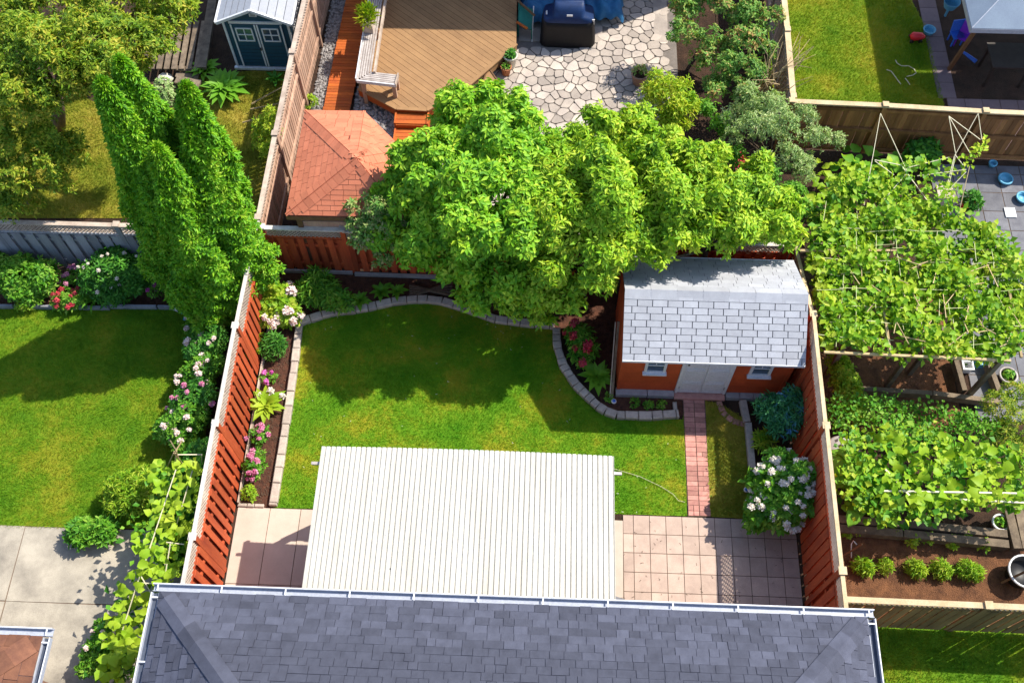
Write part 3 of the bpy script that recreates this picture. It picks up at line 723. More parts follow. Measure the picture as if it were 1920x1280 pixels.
ced = fence('fence', 'brown cedar privacy fence with cream cap below the yard at top right', [(5.5, 15.45), (7.55, 15.4), (9.72, 15.3), (11.9, 15.25), (14.0, 15.2)], [(1.62, 1.62)]*4, 'cedar', 'cedar', 'caprail', spacing=.115, bw=.112, lat=0, inner=1, shadow=False, rails=(.12, .8, 1.45), capw=.12)
for i in range(4):
    a = [(5.5, 15.45), (7.55, 15.4), (9.72, 15.3), (11.9, 15.25), (14.0, 15.2)]
    for z in (.14, .82): beam('front_rail', 'cedar', ced, (a[i][0]+.05, a[i][1]-.03, z), (a[i+1][0]-.05, a[i+1][1]-.03, z), .04, .09)
fence('fence', 'olive brown fence with pale lattice below the vegetable bed at bottom right', [(5.26, 4.42), (7.75, 4.40), (10.2, 4.38), (12.6, 4.36)], [(1.78, 1.78)]*3, 'olivewood', 'olivewood', 'caprail', spacing=.165, bw=.138, lat=.24, inner=-1, shadow=False, rails=(.35, 1.2), capw=.10, gapjit=.012)
fence('fence', 'narrow pale capped fence between the flowering shrubs and the lawn at top right', [(5.55, 15.6), (5.6, 17.6), (5.62, 19.4), (5.65, 21.2)], [(1.6, 1.6)]*3, 'palewood', 'palewood', 'caprail', spacing=.15, bw=.14, lat=0, inner=-1, shadow=False, rails=(.35, 1.3), capw=.13)

# ================================================================== RED SHED
SX0, SX1, SY0, SY1, SE, SR = 1.71, 5.02, 9.02, 10.85, 1.78, 2.5
rx0, rx1, ey0, ey1, ry = 1.66, 5.11, 8.81, 11.13, 9.95
sh_ = thing('garden_shed', 'small red shed with pale grey shingled roof and white double door', 'shed', ((SX0+SX1)/2, SY0, 0))
sl2 = (SR-1.80)/(ry-ey0)
b = MB(); wt = SR-.09
b.add([(SX0, SY0, .12), (SX1, SY0, .12), (SX1, SY1, .12), (SX0, SY1, .12), (SX0, SY0, 1.86), (SX1, SY0, 1.86), (SX1, SY1, 1.86), (SX0, SY1, 1.86), (SX0, ry, wt), (SX1, ry, wt)],
      [(0, 1, 5, 4), (1, 2, 6, 9, 5), (2, 3, 7, 6), (3, 0, 4, 8, 7), (4, 5, 9, 8), (6, 7, 8, 9), (3, 2, 1, 0)]); b.part('wall', 'shedred', sh_)
DX0, DX1 = 2.93, 3.86
for z in [.13+.155*k for k in range(11)]:           # clapboards
    for x0, x1 in ((SX0+.05, DX0-.06), (DX1+.06, SX1-.05)): box('clapboard', 'shedred', sh_, ((x0+x1)/2, SY0-.007, z+.073), (x1-x0, .014, .147), Matrix.Rotation(-.05, 3, 'X'))
    box('clapboard', 'shedred', sh_, (SX0-.006, (SY0+SY1)/2, z+.073), (.012, SY1-SY0-.02, .147), Matrix.Rotation(.05, 3, 'Y'))
for x in (SX0+.02, SX1-.02): box('corner_trim', 'shedred', sh_, (x, SY0-.012, .99), (.07, .035, 1.72))
O = MB()
rf = MB()
for s_, ye in ((-1, ey0), (1, ey1)):
    rf.prism([(rx0, ye, 1.80), (rx1, ye, 1.80), (rx1, ry, SR), (rx0, ry, SR)] if s_ < 0 else [(rx1, ye, 1.80), (rx0, ye, 1.80), (rx0, ry, SR), (rx1, ry, SR)], (0, 0, -.045))
roof = rf.part('roof', 'shing_gap', sh_)
W_ = rx1-rx0; V_ = math.hypot(ry-ey0, SR-1.80)
slate(roof, 'shingle', 'shing_w', (rx1, ey0-.01, 1.803), (-1, 0, 0), (0, 0, 1) if 0 else (0, ry-ey0, SR-1.80), [(0, 0), (0, V_), (W_, V_), (W_, 0)][::-1] if 0 else [(0, 0), (W_, 0), (W_, V_), (0, V_)], V_/10.6, (W_/12,), th=.007, regular=True, gap=.006, limit=150) if 0 else None
slate(roof, 'shingle', 'shing_w', (rx0, ey0-.01, 1.803), (1, 0, 0), (0, ry-ey0, SR-1.80), [(0, 0), (W_, 0), (W_, V_), (0, V_)], V_/10.4, (W_/12,), th=.009, regular=True, gap=.008, limit=160)
slate(roof, 'shingle', 'shing_w', (rx1, ey1+.01, 1.803), (-1, 0, 0), (0, ry-ey1, SR-1.80), [(0, 0), (W_, 0), (W_, V_), (0, V_)], V_/10.4, (W_/12,), th=.006, regular=True, gap=.004, limit=140)
for i in range(7):
    x = rx0+W_*(i+.5)/7; m_ = MB(); a = W_/14-.003; zl = .012+(i % 2)*.003
    dy, dz = .16, .16*sl2
    m_.prism([(x-a, ry-dy, SR-dz+zl), (x+a, ry-dy, SR-dz+zl), (x+a, ry, SR+zl), (x-a, ry, SR+zl)], (0, 0, .008)); m_.prism([(x+a, ry+dy, SR-dz+zl), (x-a, ry+dy, SR-dz+zl), (x-a, ry, SR+zl), (x+a, ry, SR+zl)], (0, 0, .008))
    m_.part('ridge_cap', 'shing_w', roof)
for y, z in ((ey0-.018, 1.785), (ey1+.018, 1.785)): beam('fascia', 'white', sh_, (rx0, y, z), (rx1, y, z), .016, .06)
# door
fr = MB(); fz = 1.78
fr.box((DX0-.025, SY0-.03, .93), (.05, .05, 1.66)).box((DX1+.025, SY0-.03, .93), (.05, .05, 1.66)).box(((DX0+DX1)/2, SY0-.03, 1.755), (DX1-DX0+.1, .05, .05)); fr.part('door_frame', 'white', sh_)
dm = (DX0+DX1)/2
for k, (a, b_) in enumerate(((DX0, dm-.004), (dm+.004, DX1))):
    dl = box('door', 'door', sh_, ((a+b_)/2, SY0-.03, .92), (b_-a, .035, 1.60))
    for z0, z1 in ((.2, .55), (.63, 1.12), (1.2, 1.64)):
        for x0, x1 in (((a+.05, b_-.05),)):
            m_ = MB(); yy = SY0-.049
            for p_, q_ in (((x0, z0), (x1, z0)), ((x1, z0), (x1, z1)), ((x1, z1), (x0, z1)), ((x0, z1), (x0, z0))): m_.beam((p_[0], yy, p_[1]), (q_[0], yy, q_[1]), .012, .012, Vector((0, -1, 0)))
            m_.part('door_panel', 'door', dl)
    if k == 0: box('handle', 'dark', dl, (a+.06, SY0-.065, 1.42), (.03, .04, .06))
    for z in (.35, 1.45): box('hinge', 'bench', dl, ((a if k == 0 else b_)-(.012 if k else -.012), SY0-.052, z), (.02, .01, .09))
def window(parent, xc, zc, w_, h, y, fm='white'):
    f = MB(); t_ = .05; yy = y-.022
    f.box((xc-w_/2+t_/2, yy, zc), (t_, .045, h)).box((xc+w_/2-t_/2, yy, zc), (t_, .045, h)).box((xc, yy, zc+h/2-t_/2), (w_-2*t_, .045, t_)).box((xc, yy, zc-h/2+t_/2), (w_-2*t_, .045, t_))
    o = f.part('window', fm, parent); box('pane', 'glass', o, (xc, y-.008, zc), (w_-2*t_, .006, h-2*t_))
    box('window_sash', fm, o, (xc, y-.018, zc), (w_-2*t_, .02, .026)); box('muntin', fm, o, (xc, y-.018, zc+h*.2), (.016, .018, h*.4-t_)); box('sill', fm, o, (xc, y-.055, zc-h/2-.012), (w_+.05, .09, .028))
window(sh_, 2.37, 1.27, .42, .56, SY0-.014); window(sh_, 4.42, 1.27, .42, .56, SY0-.014)
vt = MB(); vt.box((2.77, SY0-.025, 1.48), (.12, .03, .12)); v_ = vt.part('vent', 'brownpost', sh_); box('vent_hole', 'black', v_, (2.77, SY0-.044, 1.48), (.08, .01, .07))
for x0, x1 in ((SX0-.03, 2.32), (2.33, DX0-.06)): box('foundation_block', 'block', sh_, ((x0+x1)/2, SY0-.06, .05), (x1-x0-.006, .16, .13))
for k in range(4): box('foundation_block', 'block', sh_, (DX1+.1+.28*k+.11, SY0-.06, .05), (.27, .15, .12), rotz(random.gauss(0, .01)))
box('door_step', 'brick', sh_, (dm, SY0-.09, .035), (DX1-DX0+.1, .15, .06))
bs = MB(); bs.beam((1.52, 8.85, .0), (1.52, 8.85, 1.3), .03, .06); 
lad = thing('plank_stack', 'two long grey boards leaning against the left side of the red shed', 'board', (1.6, 9.0, 0))
beam('plank', 'timber', lad, (1.60, 8.80, .05), (1.64, 9.9, 1.35), .05, .04); beam('plank', 'palewood', lad, (1.56, 8.80, .05), (1.58, 9.9, 1.32), .02, .03)

# ================================================================== BLUE SHED
bx0, bx1, by, bz, ba = -7.56, -6.0, 17.49, 1.62, 1.98; bd = 2.4
bt = thing('garden_shed', 'dark blue plastic shed with white trim, grey roof and two windows', 'shed', ((bx0+bx1)/2, by, 0)); bm_ = (bx0+bx1)/2
b = MB(); b.add([(bx0, by, .1), (bx1, by, .1), (bx1, by, bz), (bm_, by, ba), (bx0, by, bz), (bx0, by+bd, .1), (bx1, by+bd, .1), (bx1, by+bd, bz), (bm_, by+bd, ba), (bx0, by+bd, bz)],
               [(0, 1, 2, 3, 4), (6, 5, 9, 8, 7), (0, 4, 9, 5), (1, 6, 7, 2), (4, 3, 8, 9), (3, 2, 7, 8), (0, 5, 6, 1)]); b.part('wall', 'navy', bt)
for s_ in (-1, 1):
    n_ = 6
    for k in range(n_):
        y0_, y1_ = by-.12+(bd+.2)*k/n_, by-.12+(bd+.2)*(k+1)/n_-.012; xe = bm_+s_*(bx1-bx0+.22)/2; ze = ba+.05-(ba-bz)*1.14
        m_ = MB(); q_ = [(bm_, y0_, ba+.05), (xe, y0_, ze), (xe, y1_, ze), (bm_, y1_, ba+.05)]
        m_.prism(q_ if s_ > 0 else q_[::-1], (0, 0, .02)); 
    for k in range(5):       # roof panels run down the slope
        f0, f1 = k/5, (k+1)/5-.015; xe = (bx1-bx0+.22)/2
        m_ = MB(); za = lambda f: ba+.05-(ba-bz)*1.14*f
        q_ = [(bm_+s_*xe*f0, by-.1, za(f0)), (bm_+s_*xe*f1, by-.1, za(f1)), (bm_+s_*xe*f1, by+bd+.1, za(f1)), (bm_+s_*xe*f0, by+bd+.1, za(f0))]
        m_.prism(q_, (0, 0, .02)); m_.part('roof_panel', 'greyroof', bt)
    m_ = MB(); m_.beam((bm_, by-.12, ba+.05), (bm_+s_*xe, by-.12, za(1)), .05, .07); m_.part('barge_board', 'white', bt)
    beam('roof_edge', 'white', bt, (bm_+s_*(xe+.01), by-.12, za(1)+.01), (bm_+s_*(xe+.01), by+bd+.1, za(1)+.01), .05, .06)
for x in (bx0+.02, bx1-.02): box('corner_trim', 'white', bt, (x, by-.012, .86), (.05, .03, 1.5))
box('base_trim', 'white', bt, (bm_, by-.04, .08), (bx1-bx0+.1, .08, .07)); box('lintel', 'white', bt, (bm_, by-.014, 1.56), (bx1-bx0-.3, .03, .07))
for k, (a, b_) in enumerate(((bx0+.17, bm_-.01), (bm_+.01, bx1-.17))):
    dl = box('door', 'navy', bt, ((a+b_)/2, by-.02, .83), (b_-a, .03, 1.36))
    for x in (a+.02, b_-.02): box('door_trim', 'white', dl, (x, by-.04, .83), (.035, .02, 1.36))
    for k2 in range(6): box('siding_line', 'black', dl, ((a+b_)/2, by-.0365, .25+k2*.115), (b_-a-.09, .003, .006))
    xc, zc, w_, h = (a+b_)/2, 1.20, .40, .42
    f = MB(); yy = by-.045
    for dx in (-1, 0, 1): f.box((xc+dx*(w_/2-.015), yy, zc), (.03 if dx else .022, .02, h))
    for dz in (-1, 0, 1): f.box((xc, yy+.001, zc+dz*(h/2-.015)), (w_, .02, .03 if dz else .022))
    o = f.part('window', 'white', dl); box('pane', 'glass', o, (xc, by-.038, zc), (w_-.02, .004, h-.02))
    if k == 0: box('handle', 'black', dl, (b_-.02, by-.06, .75), (.03, .03, .08))
ve = MB(); ve.box((bm_, by-.01, 1.79), (.17, .02, .09)); v_ = ve.part('vent', 'white', bt)
for k in range(2): box('vent_slot', 'black', v_, (bm_, by-.024, 1.775+k*.03), (.12, .006, .01))
tr_ = MB(); 
for k in range(8): tr_.beam((bx1+.03, by+.15+k*.2, .2), (bx1+.03, by+.15+k*.2, 1.45), .02, .02)
for k in range(6): tr_.beam((bx1+.03, by+.15, .3+k*.22), (bx1+.03, by+1.55, .3+k*.22), .02, .02)
tr_.part('side_lattice', 'white', bt)

# ================================================================== TERRACOTTA GAZEBO ROOF
gz = 2.15; GC = [P(536, 403, gz), P(757, 408, gz), P(757, 282, gz), P(683, 209, gz), P(572, 207, gz)]
GC[0].x = max(GC[0].x, -5.6); AP = P(668, 297, 2.95)
ga = thing('gazebo', 'corner gazebo with five sided terracotta shingle roof beside the deck', 'gazebo', (AP.x, AP.y, 0))
base_ = MB(); base_.add(GC+[AP, *[c-Vector((0, 0, .05)) for c in GC]], [(i, (i+1) % 5, 5) for i in range(5)]+[(6+(i+1) % 5, 6+i, 11 if 0 else 6+i, 6+(i+1) % 5)[:3] for i in range(0)]+[(6+i, 6+(i+1) % 5, (i+1) % 5, i) for i in range(5)]+[(10, 9, 8, 7, 6)])
groof = base_.part('roof', 'felt_r', ga)
for i in range(5):
    a, b_ = GC[i], GC[(i+1) % 5]; U_ = (b_-a).normalized(); Wd = (b_-a).length; n_ = U_.cross(AP-a).normalized(); V2 = n_.cross(U_)
    up_ = (AP-a).dot(U_); vp_ = (AP-a).dot(V2)
    slate(groof, 'shingle', 'shing_r', a+n_*.003, U_, V2, [(0, 0), (Wd, 0), (up_, vp_)], vp_/11, (.26,), th=.008, regular=True, gap=.004, limit=75)
for i in range(5):
    a = GC[i]; d3 = AP-a; n_ = int(d3.length/.15); 
    n1 = (GC[(i+1) % 5]-a).normalized().cross(AP-a).normalized(); n0 = (a-GC[i-1]).normalized().cross(AP-a).normalized(); dv = d3.normalized()
    s1 = n1.cross(dv).normalized(); s0 = dv.cross(n0).normalized()
    if s1.dot(GC[(i+1) % 5]-a) < 0: s1 = -s1
    if s0.dot(GC[i-1]-a) < 0: s0 = -s0
    for k in range(n_):
        p = a+d3*(k/n_); q = a+d3*((k+1.0)/n_)-dv*.006; m_ = MB(); w_ = min(.19, .03+k*.1, .03+(n_-k)*.06)
        for s_, nn in ((s1, n1), (s0, n0)):
            l_ = nn*(.014+.002*(k % 2)); pts_ = [p+l_, q+l_, q+l_+s_*w_, p+l_+s_*w_]
            m_.prism(pts_ if s_ is s0 else pts_[::-1], nn*.007)
        m_.part('hip_cap', 'shing_r', groof)
for i in range(5): beam('fascia', 'brownpost', ga, GC[i]-Vector((0, 0, .09)), GC[(i+1) % 5]-Vector((0, 0, .09)), .03, .12)
for i in range(5):
    c = GC[i].lerp(AP, .14); box('post', 'brownpost', ga, (c.x, c.y, 1.03), (.11, .11, 2.06))
for i in (0, 4):
    a, b_ = GC[i].lerp(AP, .14), GC[(i+1) % 5].lerp(AP, .14)
    beam('wall_panel', 'tanwood', ga, (a.x, a.y, 1.0), (b_.x, b_.y, 1.0), .04, 1.6)
# ================================================================== WALKWAY, DECK, BENCH
wk = thing('wooden_walkway', 'orange stained plank walkway between the gravel strip and the deck', 'walkway', (-4.95, 16, 0))
y = 14.2
while y < 20.6:
    t_ = (y-16.27)/(19.92-16.27); xa, xb = -5.26+.13*t_, -4.62+.24*t_
    box('plank', 'orange', wk, ((xa+xb)/2+random.uniform(-.008, .008), y, .10), (xb-xa, .083, .03), rotz(random.gauss(0, .008))); y += .0915
for x in (-5.1, -4.72): beam('joist', 'timber', wk, (x, 14.2, .04), (x+.2, 20.5, .04), .05, .08)
dz = .42
DK = XY([(712, -60), (970, -60), (968, 82), (880, 158), (800, 206), (744, 203), (672, 165)], dz)
dk = thing('deck', 'brown diagonal board deck above the flagstone patio', 'deck', (-2.3, 18, 0))
poly = ccw(DK)
m_ = MB(); m_.prism([(p[0], p[1], dz-.03) for p in poly], (0, 0, -.05)); m_.part('deck_frame', 'deckgap', dk)
# convex pieces only: cut by clipping each diagonal strip
cen = Vector((-2.4, 18.2)); dirv = (P(620, 520*.385+0, dz)-P(560, 300*.385, dz)); dirv = Vector((.77, -.64)); nv = Vector((.64, .77))
def convex_clip(strip): return clipto(strip, poly)
hull = poly
i = -40
while i < 40:
    o_ = cen+nv*(i*.138); s_ = [tuple(o_-dirv*8-nv*.065), tuple(o_+dirv*8-nv*.065), tuple(o_+dirv*8+nv*.065), tuple(o_-dirv*8+nv*.065)]
    q_ = clipto(s_, hull)
    if len(q_) >= 3 and abs(area(q_)) > .003:
        m_ = MB(); m_.prism([(p[0], p[1], dz-.028) for p in q_], (0, 0, .028)); m_.part('deck_board', 'deck', dk)
    i += 1
for k in range(len(poly)):
    a, b_ = poly[k], poly[(k+1) % len(poly)]
    if max(a[1], b_[1]) < 20.3: beam('skirt_board', 'orange' if max(a[1], b_[1]) < 17 else 'deck', dk, (a[0], a[1], dz-.14), (b_[0], b_[1], dz-.14), .03, .24); beam('edge_board', 'deck', dk, (a[0], a[1], dz-.012), (b_[0], b_[1], dz-.012), .09, .036)
bn = thing('corner_bench', 'silver slatted bench wrapping the left corner of the brown deck', 'bench', (P(690, 140).x, P(690, 140).y, 0))
bz_ = .86
A0, A1 = P(704, -50, bz_), P(672, 150, bz_); B1 = P(742, 158, bz_); wB = .30
e1 = (A1-A0).normalized(); n1 = Vector((e1.y, -e1.x, 0)); n1 = n1 if n1.x > 0 else -n1
for k in range(6): o_ = -n1*(.02-.055*k); beam('slat', 'bench', bn, A0+o_, A1+o_+e1*(.0-.045*k), .042, .03)
e2 = (B1-A1).normalized(); n2 = Vector((-e2.y, e2.x, 0))
for k in range(6): o_ = n2*(-.02+.055*k); beam('slat', 'bench', bn, A1+o_+e2*(.05*k*.9), B1+o_, .042, .03)
beam('edge_board', 'white', bn, A0-n1*.06, A1-n1*.06, .025, .09); beam('edge_board', 'white', bn, A1-n2*.05-e2*.03, B1-n2*.05, .025, .09); beam('edge_board', 'palewood', bn, B1-n2*.05, B1+n2*.30, .03, .12)
for p_ in (A1+e2*.08+n2*.05, B1-e2*.05, B1-e2*.05+n2*.26, A0.lerp(A1, .5)+n1*.2): box('leg', 'tanwood', bn, (p_.x, p_.y, bz_/2), (.09, .09, bz_-.03))
beam('backboard', 'palewood', bn, A0+n1*.36+Vector((0, 0, .02)), A1+n1*.36+Vector((0, 0, .02))-e1*.2, .05, .12)
# planter with yellow grass on the bench
q = P(692, 52, .9); pt = thing('planter_box', 'wooden planter with tall yellow green grass on the silver bench', 'planter', (q.x, q.y, .88))
box('box', 'palewood', pt, (q.x, q.y, 1.0), (.24, .34, .22)); lf = Leaves(); lf.clump((q.x, q.y, 1.2), (.16, .24, .16), 260, -.2, 5, .20, .014, (.5, 1.4), 1.4); link('grass_tuft', lf.mesh('grass_tuft', 'l_gold'), pt)
# steps down from the deck
ds = thing('deck_steps', 'orange stained box steps below the deck beside the terracotta gazebo', 'steps', (P(770, 240).x, P(770, 240).y, 0))
a = P(745, 208, .3); b_ = P(802, 210, .3)
for k, z in enumerate((.30, .15)):
    yy = a.y-.20-.40*k
    for j in range(3): box('tread', 'orange', ds, ((a.x+b_.x)/2, yy+.12-.125*j, z), (b_.x-a.x, .115, .03))
    box('riser', 'orange', ds, ((a.x+b_.x)/2, yy-.20, z/2-.01), (b_.x-a.x, .03, z-.01))
    for x in (a.x-.02, b_.x+.02): box('side_board', 'orange', ds, (x, yy, z/2+.02), (.04, .42, z+.06))
# triangular corner step at the right of the deck
q0 = [P(888, 168, .3), P(935, 120, .3), P(952, 150, .3), P(908, 172, .3)]
ts = thing('corner_step', 'brown three cornered step where the deck meets the flagstones', 'steps', (P(915, 160).x, P(915, 160).y, 0))
t0, t1, t2 = P(900, 176, .28), P(915, 128, .28), P(942, 166, .28)
m_ = MB(); m_.prism([t0, t2, t1], (0, 0, .03)); m_.part('tread', 'deck', ts)
for a_, b2 in ((t0, t1), (t1, t2), (t0, t2)): beam('side_board', 'brownpost', ts, (a_.x, a_.y, .17), (b2.x, b2.y, .17), .03, .32)

# ================================================================== POTS, GRILL, TOYS
def pot(label, q, r, h, m, leaf=None, lm='l_mid', rim=.02, plant_r=None):
    t = thing('plant_pot', label, 'pot', (q.x, q.y, q.z)); b = MB(); c = (q.x, q.y, q.z)
    b.lathe([(0, 0), (r*.72, 0), (r*.78, h*.1), (r, h*.86), (r+rim, h*.88), (r+rim, h), (r-.005, h), (r-.02, h*.84), (0, h*.84)], c, 20); b.part('pot', m, t, True)
    s_ = MB(); s_.lathe([(0, h*.88), (r-.015, h*.86)], c, 16); s_.part('potting_soil', 'soil', t)
    if leaf:
        pr = plant_r or r*.8; lf = Leaves(); lf.clump((q.x, q.y, q.z+h+pr*.2), pr, leaf, -.2, 6, .07+pr*.15, .03+pr*.06, (0, .8), .8); link('foliage', lf.mesh('foliage', lm), t)
    return t
pot('cream glazed pot with a small green plant at the deck corner', P(957, 126), .16, .42, 'cream', 200, 'l_dark', plant_r=.10)
pot('orange terracotta pot with green sprig beside the cream pot', P(949, 140), .12, .28, 'terracotta', 120, 'l_mid', plant_r=.06)
pot('pale clay pot with dark soil at the right edge of the flagstones', P(1197, 156), .19, .36, 'clay', 60, 'l_pinky')
pot('left one of two bushy pots on the concrete patio edge', P(163, 1006), .14, .2, 'terracotta', 160, 'l_mid', plant_r=.26)
pot('right one of two bushy pots on the concrete patio edge', P(203, 1004), .15, .2, 'terracotta', 150, 'l_mid', plant_r=.25)
pot('red pot with leafy plant between the vines and the dark pavers', P(1811, 392), .15, .24, 'red', 120, 'l_dark', plant_r=.22)
# grill under its cover
gq = (P(1014, 86)+P(1113, 90))/2; gx, gy = gq.x, gq.y+.28
gr = thing('covered_grill', 'barbecue grill under a black and navy cover with white labels', 'grill', (gx, gy, 0))
def loft(rings):
    b = MB(); n_ = len(rings[0]); b.add([p for r_ in rings for p in r_], [(i*n_+k, i*n_+(k+1) % n_, (i+1)*n_+(k+1) % n_, (i+1)*n_+k) for i in range(len(rings)-1) for k in range(n_)]+[tuple(range((len(rings)-1)*n_, len(rings)*n_))]); return b
def rr(hx, hy, z, cx=0, cy=0, wob=0):
    out = []
    for k in range(32):
        t_ = 2*math.pi*k/32; c_, s_ = math.cos(t_), math.sin(t_); e_ = .35
        f_ = 1+wob*math.sin(k*2.7)
        out.append((gx+cx+hx*f_*math.copysign(abs(c_)**e_, c_), gy+cy+hy*f_*math.copysign(abs(s_)**e_, s_), z))
    return out
loft([rr(.68, .33, .02, wob=.02), rr(.67, .32, .3, wob=.02), rr(.645, .30, .62, wob=.008), rr(.62, .29, .80)]).part('cover_skirt', 'cover', gr, True)
loft([rr(.62, .292, .79), rr(.60, .28, .88), rr(.40, .26, .93), rr(.38, .23, 1.08, 0, .03), rr(.36, .15, 1.17, 0, .05), rr(.33, .06, 1.19, 0, .06)]).part('cover_top', 'covernavy', gr, True)
box('label', 'white', gr, (gx+.02, gy-.245, .99), (.14, .012, .07), Matrix.Rotation(.15, 3, 'X')); box('label', 'whiteplastic', gr, (gx-.49, gy-.05, .895), (.13, .13, .01))
tg = box('tag', 'whiteplastic', gr, (gx+.59, gy-.2, .76), (.09, .02, .22), Matrix.Rotation(.2, 3, 'X'))
for k in range(3): box('tag_print', 'black', tg, (gx+.59, gy-.214, .70+k*.05), (.05, .004, .02), Matrix.Rotation(.2, 3, 'X'))
# blue covered furniture and hammock behind the grill
def cloth(name, label, cat, x0, x1, y0, y1, z0, zt, m, amp=.06, fr=9):
    n_ = 28; vs = []; 
    for i in range(n_+1):
        for j in range(n_+1):
            u, v = i/n_, j/n_; e = min(u, v, 1-u, 1-v)*6; z = z0+(zt-z0)*min(1, e)**.5
            z += amp*(math.sin(u*fr+v*4)*math.cos(v*fr*.8-u*3)+.5*math.sin(u*23+v*17)); 
            vs.append((x0+(x1-x0)*u+.03*math.sin(v*20), y0+(y1-y0)*v+.03*math.sin(u*24), max(.02, z)))
    b = MB(); b.add(vs, [(i*(n_+1)+j, (i+1)*(n_+1)+j, (i+1)*(n_+1)+j+1, i*(n_+1)+j+1) for i in range(n_) for j in range(n_)])
    return b.solo(name, m, label, cat, ((x0+x1)/2, (y0+y1)/2, 0), smooth=True)
cloth('covered_table', 'rumpled blue cover over patio furniture behind the grill, left half', 'furniture cover', -.62, .75, 19.05, 20.6, .2, .62, 'tarp')
cloth('hammock_cloth', 'crumpled blue and green cloth to the right behind the grill', 'cloth', .85, 1.95, 19.2, 20.6, .25, .55, 'tarp', .07, 14)
cloth('folded_cloth', 'teal cloth lying on the blue cloth at the very top', 'cloth', 1.3, 1.95, 19.6, 20.5, .55, .72, 'teal', .04)
pl = MB(); c = P(1079, 14, .6); pl.tube([(c.x, c.y, 0), (c.x, c.y+.1, 1.5)], .028, 8); pl.solo('umbrella_pole', 'whiteplastic', 'white pole standing in the blue cover behind the grill', 'pole', (c.x, c.y, 0))
# folding chair at the deck edge
c = P(985, 74); fc = thing('folding_chair', 'green folding chair with a wooden rail between deck and grill', 'chair', (c.x, c.y, 0))
beam('rail', 'brownpost', fc, (c.x-.28, c.y+.62, .75), (c.x+.22, c.y+.1, .7), .05, .03)
m_ = MB(); m_.prism([(c.x-.18, c.y+.1, .42), (c.x+.15, c.y-.08, .38), (c.x+.18, c.y+.35, .62), (c.x-.15, c.y+.5, .66)], (0, 0, .04)); m_.part('seat', 'teal', fc)
beam('frame_bar', 'teal', fc, (c.x-.2, c.y+.08, .02), (c.x-.17, c.y+.5, .75), .03, .03); beam('frame_bar', 'whiteplastic', fc, (c.x+.17, c.y-.1, .02), (c.x+.19, c.y+.4, .72), .025, .025)
for dx, dy in ((-.18, .1), (.16, -.06), (-.14, .5), (.18, .36)): box('leg', 'teal', fc, (c.x+dx, c.y+dy, .2), (.03, .03, .4))
beam('armrest', 'orange', fc, (c.x-.22, c.y+.08, .5), (c.x+.05, c.y-.1, .46), .06, .025)

# ---- gazebo at top right
zg = 2.0; ga0 = P(1822, 54, zg); rx, ryy = ga0.x, ga0.y
gb = thing('gazebo', 'slate blue hipped gazebo canopy on brown posts at top right', 'gazebo', (rx+2.3, ryy+1.9, 0))
GW, GD = 4.8, 3.9; za_ = 3.35; ap0 = Vector((rx+GD/2, ryy+GD/2, za_)); ap1 = Vector((rx+GW-GD/2+.3, ryy+GD/2, za_))
c4 = [Vector((rx, ryy, zg)), Vector((rx+GW, ryy, zg)), Vector((rx+GW, ryy+GD, zg)), Vector((rx, ryy+GD, zg))]
# lower skirt ring and raised upper vent tier
def tier(f0, f1, z0_, z1_, nm):
    A_ = [Vector((*(c.lerp(ap0 if k in (0, 3) else ap1, f0)).to_2d(), z0_)) for k, c in enumerate(c4)]; B_ = [Vector((*(c.lerp(ap0 if k in (0, 3) else ap1, f1)).to_2d(), z1_)) for k, c in enumerate(c4)]
    for k in range(4):
        m_ = MB(); m_.prism([A_[k], A_[(k+1) % 4], B_[(k+1) % 4], B_[k]], (0, 0, .015)); m_.part(nm, 'canopyblue', gb)
        beam('canopy_seam', 'gutter', gb, A_[k]+Vector((0, 0, .02)), B_[k]+Vector((0, 0, .02)), .02, .015)
tier(0, .62, zg, zg+.62, 'canopy_panel'); tier(.55, .98, zg+.72, za_+.1, 'vent_panel')
for k in range(4): beam('canopy_hem', 'gutter', gb, c4[k]-Vector((0, 0, .06)), c4[(k+1) % 4]-Vector((0, 0, .06)), .02, .12)
pb = P(1762, 142); 
for (x, y, tx, ty) in ((pb.x+.25, pb.y+.2, rx+.3, ryy+.3), (rx+GW-.3, ryy+.3, rx+GW-.3, ryy+.3), (rx+.3, ryy+GD-.3, rx+.3, ryy+GD-.3), (rx+GW-.3, ryy+GD-.3, rx+GW-.3, ryy+GD-.3)):
    beam('post', 'brownpost', gb, (x, y, 0), (tx, ty, zg), .08, .08, Vector((0, 1, 0)))
# toys
def toy_car():
    c = P(1716, 76); t = thing('toy_ride_on', 'red toy with rounded body lying on shaded grass at top right', 'toy', (c.x, c.y, 0))
    b = MB(); b.tube([(c.x-.16, c.y, .1), (c.x-.1, c.y, .13), (c.x+.12, c.y+.02, .12), (c.x+.2, c.y+.03, .09)], [.05, .11, .09, .04], 10); b.part('body', 'red', t, True)
    for dx, dy in ((-.12, -.1), (-.12, .1), (.1, -.08), (.1, .12)): b = MB(); b.tube([(c.x+dx, c.y+dy-.02, .05), (c.x+dx, c.y+dy+.02, .05)], .05, 10); b.part('wheel', 'black', t)
    return t
toy_car()
c = P(1740, 62); b = MB(); b.lathe([(0, .02), (.12, .02), (.15, .12), (.16, .13), (.13, .13), (.10, .05), (0, .05)], (c.x, c.y, 0), 14); b.solo('toy_bucket', 'skyblue', 'light blue toy tub on the paver edge beside the red toy', 'toy', (c.x, c.y, 0))
